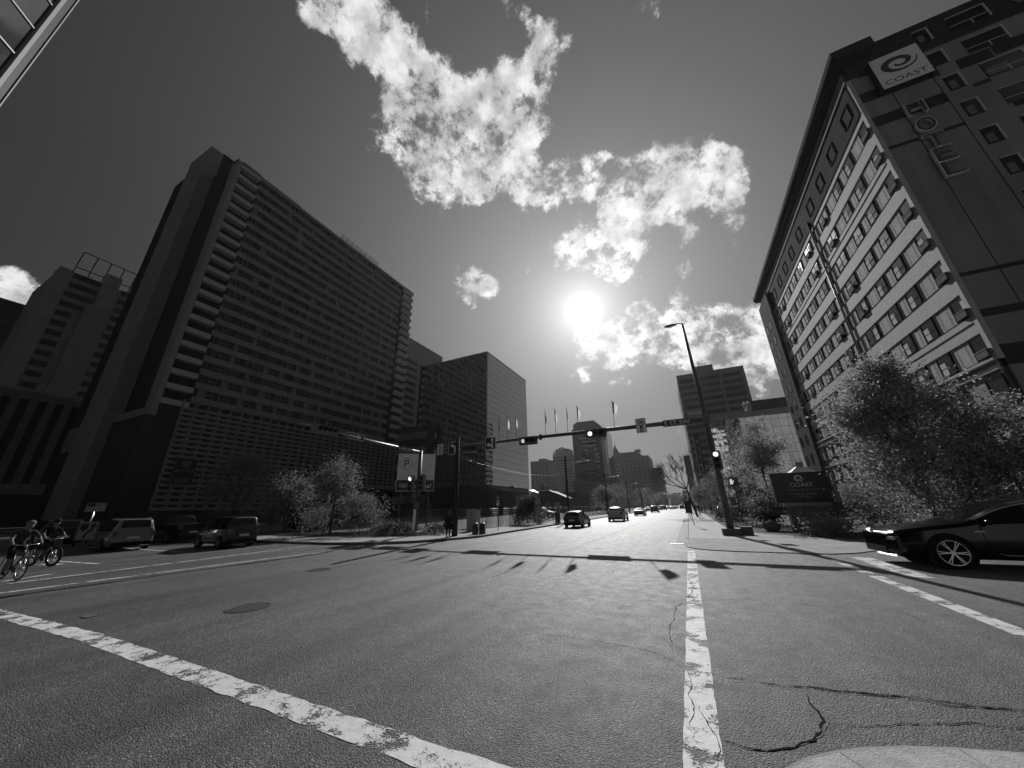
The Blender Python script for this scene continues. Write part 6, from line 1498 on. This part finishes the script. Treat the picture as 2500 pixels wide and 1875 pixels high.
# ------------------------------------------------------------------ people and bicycles
M['skin'] = mat('skin', .15, .6, .3); M['cloth_dark'] = mat('dark_cloth', .012, .9, .15, var=.3, vscale=9); M['cloth_mid'] = mat('grey_cloth', .045, .9, .15, var=.25, vscale=9); M['cloth_light'] = mat('light_cloth', .12, .9, .15); M['hair'] = mat('dark_hair', .01, .6, .3); M['shoe'] = mat('dark_shoe', .02, .7, .2); M['bike_frame'] = mat('bicycle_paint', .02, .35, .5, coat=.5)
def make_person(parent, joints, mats, name='body'):
    """joints: name -> (x,y,z,r); one continuous skinned figure, materials follow the nearest bone"""
    J = dict(joints); E_ = []
    chain = lambda *n: [E_.append((a, b)) for a, b in zip(n, n[1:])]
    chain('pelvis','waist','chest','neck','head_low','head','head_top')
    for s in 'lr':
        chain('chest','shoulder_'+s,'elbow_'+s,'wrist_'+s,'palm_'+s)
        chain('pelvis','hip_'+s,'knee_'+s,'ankle_'+s,'toe_'+s)
    f = Vector(J['face_dir']) if 'face_dir' in J else Vector((1,0,0)); J.pop('face_dir', None); f.normalize(); sd = Vector((-f.y,f.x,0)).normalized()
    hd = Vector(J['head'][:3])
    J['nose'] = (*(hd+f*.115+Vector((0,0,-.01))),.016); E_.append(('head','nose'))
    for k, s in (('ear_l',1),('ear_r',-1)): J[k] = (*(hd+sd*.098*s),.018); E_.append(('head',k))
    for s in 'lr':
        w, p = Vector(J['wrist_'+s][:3]), Vector(J['palm_'+s][:3]); d = (p-w).normalized(); side = d.cross(Vector((0,0,1)))
        side = side.normalized() if side.length > .1 else Vector((0,1,0)); nrm = side.cross(d).normalized()
        for k in range(4):
            a = p+d*.02+side*(.027-.018*k); m_ = a+d*(.035-.004*abs(k-1.3))-nrm*.012; e = m_+d*.018-nrm*.03
            for q, v in (('f%d0'%k,m_),('f%d1'%k,e)): J[q+s] = (*v,.0085)
            E_.append(('palm_'+s,'f%d0'%k+s)); E_.append(('f%d0'%k+s,'f%d1'%k+s))
        th = w.lerp(p,.45)+side*.045-nrm*.01; J['th'+s] = (*th,.010); E_.append(('wrist_'+s,'th'+s)); J['th2'+s] = (*(th+d*.035-nrm*.02),.009); E_.append(('th'+s,'th2'+s))
    names = list(J); idx = {n: i for i, n in enumerate(names)}
    me = bpy.data.meshes.new('figure'); me.from_pydata([J[n][:3] for n in names], [(idx[a],idx[b]) for a, b in E_], [])
    ob = bpy.data.objects.new('figure', me); COL.objects.link(ob)
    ob.modifiers.new('skin','SKIN'); sv = me.skin_vertices[0].data
    for n in names: sv[idx[n]].radius = (J[n][3],J[n][3]); sv[idx[n]].use_root = n == 'pelvis'
    sb = ob.modifiers.new('sub','SUBSURF'); sb.levels = 2; sb.render_levels = 2
    dg = bpy.context.evaluated_depsgraph_get(); out = bpy.data.meshes.new_from_object(ob.evaluated_get(dg)); bpy.data.objects.remove(ob)
    kind = {}
    for a, b in E_:
        nm = a+b
        kind[(a,b)] = 0 if any(k in nm for k in ('head','nose','ear','palm','th','f0','f1','f2','f3')) else 1 if any(k in nm for k in ('chest','waist','shoulder','neck')) else 3 if 'toe' in nm else 2
        if 'elbow' in a and 'wrist' in b: kind[(a,b)] = 4
        if 'knee' in a and 'ankle' in b: kind[(a,b)] = 5
    out.materials.clear()
    for m_ in mats: out.materials.append(m_)
    segs = [(Vector(J[a][:3]),Vector(J[b][:3]),kind[(a,b)]) for a, b in E_]
    for p in out.polygons:
        c = p.center; best = (9,0)
        for a, b, k in segs:
            ab = b-a; t_ = max(0,min(1,(c-a).dot(ab)/max(1e-9,ab.length_squared))); d_ = (c-(a+ab*t_)).length
            if d_ < best[0]: best = (d_,k)
        p.material_index = best[1]; p.use_smooth = True
    return put(name, out, parent)
def hair(parent, head, f, long=False, m=None):
    h = Vector(head[:3]); f = Vector(f).normalized(); mb = MB(); mb.ball(h-f*.022+Vector((0,0,.045)), (.108,.108,.105), 12, 8)
    if long: mb.tube([h-f*.06+Vector((0,0,.03)),h-f*.085+Vector((0,0,-.12)),h-f*.09+Vector((0,0,-.30))], [.085,.085,.05], 10)
    mb.build('hair', m or M['hair'], parent)
def standing(scale=1.0, stride=.0, lean=0.0, arms=0.0):
    s = scale; J = {'pelvis':(0,0,.93,.125),'waist':(0,0,1.08,.115),'chest':(.0,0,1.28,.13),'neck':(.01,0,1.45,.055),'head_low':(.025,0,1.51,.075),'head':(.03,0,1.60,.092),'head_top':(.02,0,1.67,.075)}
    for k, g in (('l',1),('r',-1)):
        J['shoulder_'+k] = (0,.175*g,1.39,.062); J['elbow_'+k] = (-.02+arms*.5,.235*g,1.12,.046); J['wrist_'+k] = (.05+arms,.245*g,.90,.031); J['palm_'+k] = (.07+arms,.25*g,.83,.03)
        J['hip_'+k] = (0,.095*g,.88,.095); J['knee_'+k] = (.03+stride*g*.5,.10*g,.49,.065); J['ankle_'+k] = (-.02+stride*g,.10*g,.085,.045); J['toe_'+k] = (.15+stride*g,.11*g,.045,.038)
    return {k: tuple(c*s for c in v) for k, v in J.items()}
# the pedestrian with bags
pd_ = thing('person','pedestrian in dark clothes with long hair carrying bags beside the wooden pole','person',(-14.75,20.35,.12),rz=-.5)
J = standing(1.0); J['face_dir'] = (1,0,0)
make_person(pd_, J, [M['skin'],M['cloth_mid'],M['cloth_dark'],M['shoe'],M['cloth_dark'],M['cloth_dark']]); hair(pd_, J['head'], (1,0,0), True)
jk = MB()
for z, rx, ry in ((.78,.19,.22),(.95,.18,.21),(1.1,.165,.2),(1.28,.17,.215),(1.38,.12,.2)): pass
jk.tube([(0,0,.52),(0,0,.8),(0,0,1.0),(0,0,1.2)], [.24,.235,.21,.17], 16, caps=False); jk.build('long_coat', M['cloth_dark'], pd_)
js = MB(); js.tube([(-.02,0,1.12),(-.02,0,1.28),(-.01,0,1.40)], [.20,.225,.12], 16, caps=False); js.build('shawl', M['cloth_mid'], pd_)
def bag(label, loc, w, d, h, rz=0, strap=.35):
    t = thing('shoulder_bag', label, 'bag', loc, rz)
    mb = MB(); mb.add([(-w/2,-d/2,0),(w/2,-d/2,0),(w/2,d/2,0),(-w/2,d/2,0),(-w*.45,-d*.35,h),(w*.45,-d*.35,h),(w*.45,d*.35,h),(-w*.45,d*.35,h)], [(0,3,2,1),(4,5,6,7),(0,1,5,4),(1,2,6,5),(2,3,7,6),(3,0,4,7)])
    b_ = mb.build('pouch', M['cloth_dark'], t); md = b_.modifiers.new('round','BEVEL'); md.width = .03; md.segments = 2
    MB().tube([(-w*.3,0,h),(-w*.22,0,h+strap),(w*.22,0,h+strap),(w*.3,0,h)], .012, 6).build('strap', M['cloth_dark'], t)
bag('dark handbag on the left side of the pedestrian',(-15.07,20.4,.78),.30,.16,.28,-.4)
bag('larger dark tote on the right side of the pedestrian',(-14.43,20.3,.62),.38,.18,.42,-.4)
for k, (x, y, s, lb_, st) in enumerate([(1.35,66,1.02,'pedestrian in black walking on the right pavement beyond the lamp mast',.18),(.9,70,1.0,'second dark pedestrian a little farther on the right pavement',-.16)]):
    t = thing('person', lb_, 'person', (x,y,.13), rz=UP); J = standing(s, st); J['face_dir'] = (1,0,0)
    make_person(t, J, [M['skin'],M['cloth_dark'],M['cloth_dark'],M['shoe'],M['cloth_dark'],M['cloth_dark']]); hair(t, J['head'], (1,0,0))
def bicycle(label, loc, rz, fat=False, R=.34, basket=False):
    t = thing('bicycle', label, 'bicycle', loc, rz); wb = 1.08; rt = .045 if fat else .02; hx = wb-.16
    def circ(cx, r, tr, n=28, m=8):
        vs_ = []
        for i in range(n):
            a = 2*math.pi*i/n
            for j in range(m):
                b = 2*math.pi*j/m; rr = r+tr*math.cos(b); vs_.append((cx+rr*math.cos(a), tr*math.sin(b), R+rr*math.sin(a)))
        return MB().add(vs_, [(i*m+j,i*m+(j+1)%m,((i+1)%n)*m+(j+1)%m,((i+1)%n)*m+j) for i in range(n) for j in range(m)], True)
    for cx in (0, wb):
        w = circ(cx, R-rt, rt).build('wheel', M['rubber'], t); circ(cx, R-2*rt-.005, .012, 28, 5).build('rim', M['chrome'], w)
        sp = MB()
        for k in range(12): a = 2*math.pi*k/12; sp.tube([(cx,.02 if k % 2 else -.02,R),(cx+(R-2*rt)*math.cos(a),0,R+(R-2*rt)*math.sin(a))], .003, 3)
        sp.tube([(cx,-.05,R),(cx,.05,R)], .025, 8); sp.build('spokes', M['steel'], w)
    bb, st, hd = (.44,0,.29), (.28,0,.82), (hx-.06,0,.86); F = MB()
    for a, b, r in (((0,0,R),bb,.016),((0,0,R),st,.014),(bb,st,.02),(bb,(hx-.03,0,.70),.024),(st,hd,.02),((hx-.09,0,.93),(hx-.02,0,.66),.022)): F.tube([a,b], r, 8)
    F.build('frame', M['bike_frame'], t)
    fk = MB()
    for s in (-1,1): fk.tube([(hx-.02,.05*s,.66),(wb,.055*s,R)], .016, 7)
    fk.tube([(hx-.02,-.06,.67),(hx-.02,.06,.67)], .02, 7); fk.build('fork', M['chrome'], t)
    hb_ = MB(); hb_.tube([(hx-.1,0,.93),(hx-.08,0,1.02)], .016, 7); hb_.tube([(hx-.16,-.33,1.07),(hx-.05,-.18,1.04),(hx-.05,.18,1.04),(hx-.16,.33,1.07)], .013, 7); hb_.build('handlebar', M['chrome'], t)
    MB().ball((.22,0,.93), (.14,.075,.035), 10, 6).build('saddle', M['black'], t); MB().tube([st,(.24,0,.92)], .014, 7).build('seat_post', M['chrome'], t)
    MB().tube([(bb[0],-.12,bb[2]),(bb[0],.12,bb[2])], .018, 6).build('crank', M['steel'], t); MB().tube([(bb[0],.05,bb[2]),(bb[0],.055,bb[2])], .1, 16).build('chainring', M['dark_steel'], t)
    for s, a in ((1,.17),(-1,-.17)): MB().box(bb[0]+a*.6-.05,bb[0]+a*.6+.05,s*.12-.04,s*.12+.04,bb[2]-a-.012,bb[2]-a+.012).build('pedal', M['black'], t)
    if basket: MB().box(hx-.02,hx+.12,-.14,.14,.74,.96).build('front_bag', M['cloth_dark'], t)
    return t
def rider(label, loc, rz, mats, helmet, foot_down=False, lean=.14):
    t = thing('person', label, 'person', loc, rz)
    J = {'pelvis':(.2,0,1.0,.12),'waist':(.24,0,1.13,.115),'chest':(.24+lean*1.2,0,1.34,.13),'neck':(.27+lean*1.6,0,1.49,.055),'head_low':(.30+lean*1.7,0,1.545,.075),'head':(.32+lean*1.75,0,1.635,.093),'head_top':(.31+lean*1.75,0,1.705,.075),'face_dir':(1,0,-.05)}
    for k, g in (('l',1),('r',-1)):
        J['shoulder_'+k] = (.25+lean*1.3,.185*g,1.43,.062); J['elbow_'+k] = (.46+lean,.30*g,1.22,.046); J['wrist_'+k] = (.70,.30*g,1.13,.03); J['palm_'+k] = (.77,.30*g,1.10,.03)
        up = g > 0; kn = (.58,.12*g,.80) if up else (.52,.13*g,.62); an = (.42,.13*g,.47) if up else (.40,.13*g,.20)
        if foot_down and not up: kn, an = (.40,.22*g,.52), (.30,.34*g,.10)
        J['hip_'+k] = (.2,.10*g,.95,.1); J['knee_'+k] = (*kn,.068); J['ankle_'+k] = (*an,.045); J['toe_'+k] = (an[0]+.15,an[1]+.01*g,an[2]-.04,.038)
    make_person(t, J, mats)
    if helmet:
        h = J['head']; MB().ball((h[0]-.01,0,h[2]+.055), (.135,.11,.095), 14, 8).build('helmet', M['cloth_light'] if helmet == 2 else M['cloth_dark'], t)
    else: hair(t, J['head'], (1,0,0))
    return t
S_ = M['skin']; KD, KM, KL = M['cloth_dark'], M['cloth_mid'], M['cloth_light']
bicycle('fat tyred bicycle ridden by the right hand cyclist',(-24.55,5.3,.004),.32,True,.37,True); rider('right hand cyclist bent over a wide handlebar in dark clothes',(-24.55,5.3,.03),.32,[S_,KD,KD,M['shoe'],S_,S_],1)
bicycle('slim bicycle ridden by the cyclist in front',(-20.65,3.98,.004),.12,False,.35); rider('front cyclist in shorts with a pale helmet',(-20.65,3.98,.02),.12,[S_,KM,KD,M['shoe'],S_,S_],2,lean=.1)
bicycle('bicycle of the third cyclist cut by the left edge',(-24.4,3.72,.004),.15,False,.35); rider('third cyclist cut off by the left edge of the picture',(-24.4,3.72,.02),.15,[S_,KM,KD,M['shoe'],S_,S_],2)

# ------------------------------------------------------------------ the air
HAZE = 0.00009
hz = MB().box(-700,700,-250,1300,-1.4,100).build('haze', None)
hm = bpy.data.materials.new('thin_haze'); hm.use_nodes = True; nt = hm.node_tree
for n in list(nt.nodes):
    if n.type != 'OUTPUT_MATERIAL': nt.nodes.remove(n)
pv = nt.nodes.new('ShaderNodeVolumePrincipled'); pv.inputs['Color'].default_value = (.85,.85,.85,1); pv.inputs['Density'].default_value = HAZE; pv.inputs['Anisotropy'].default_value = .55
nt.links.new(pv.outputs[0], [n for n in nt.nodes if n.type == 'OUTPUT_MATERIAL'][0].inputs['Volume'])
hz.data.materials.append(hm); hz['kind'] = 'stuff'; hz['label'] = 'thin bright haze filling the street'; hz['category'] = 'haze'
scene.cycles.volume_bounces = 0
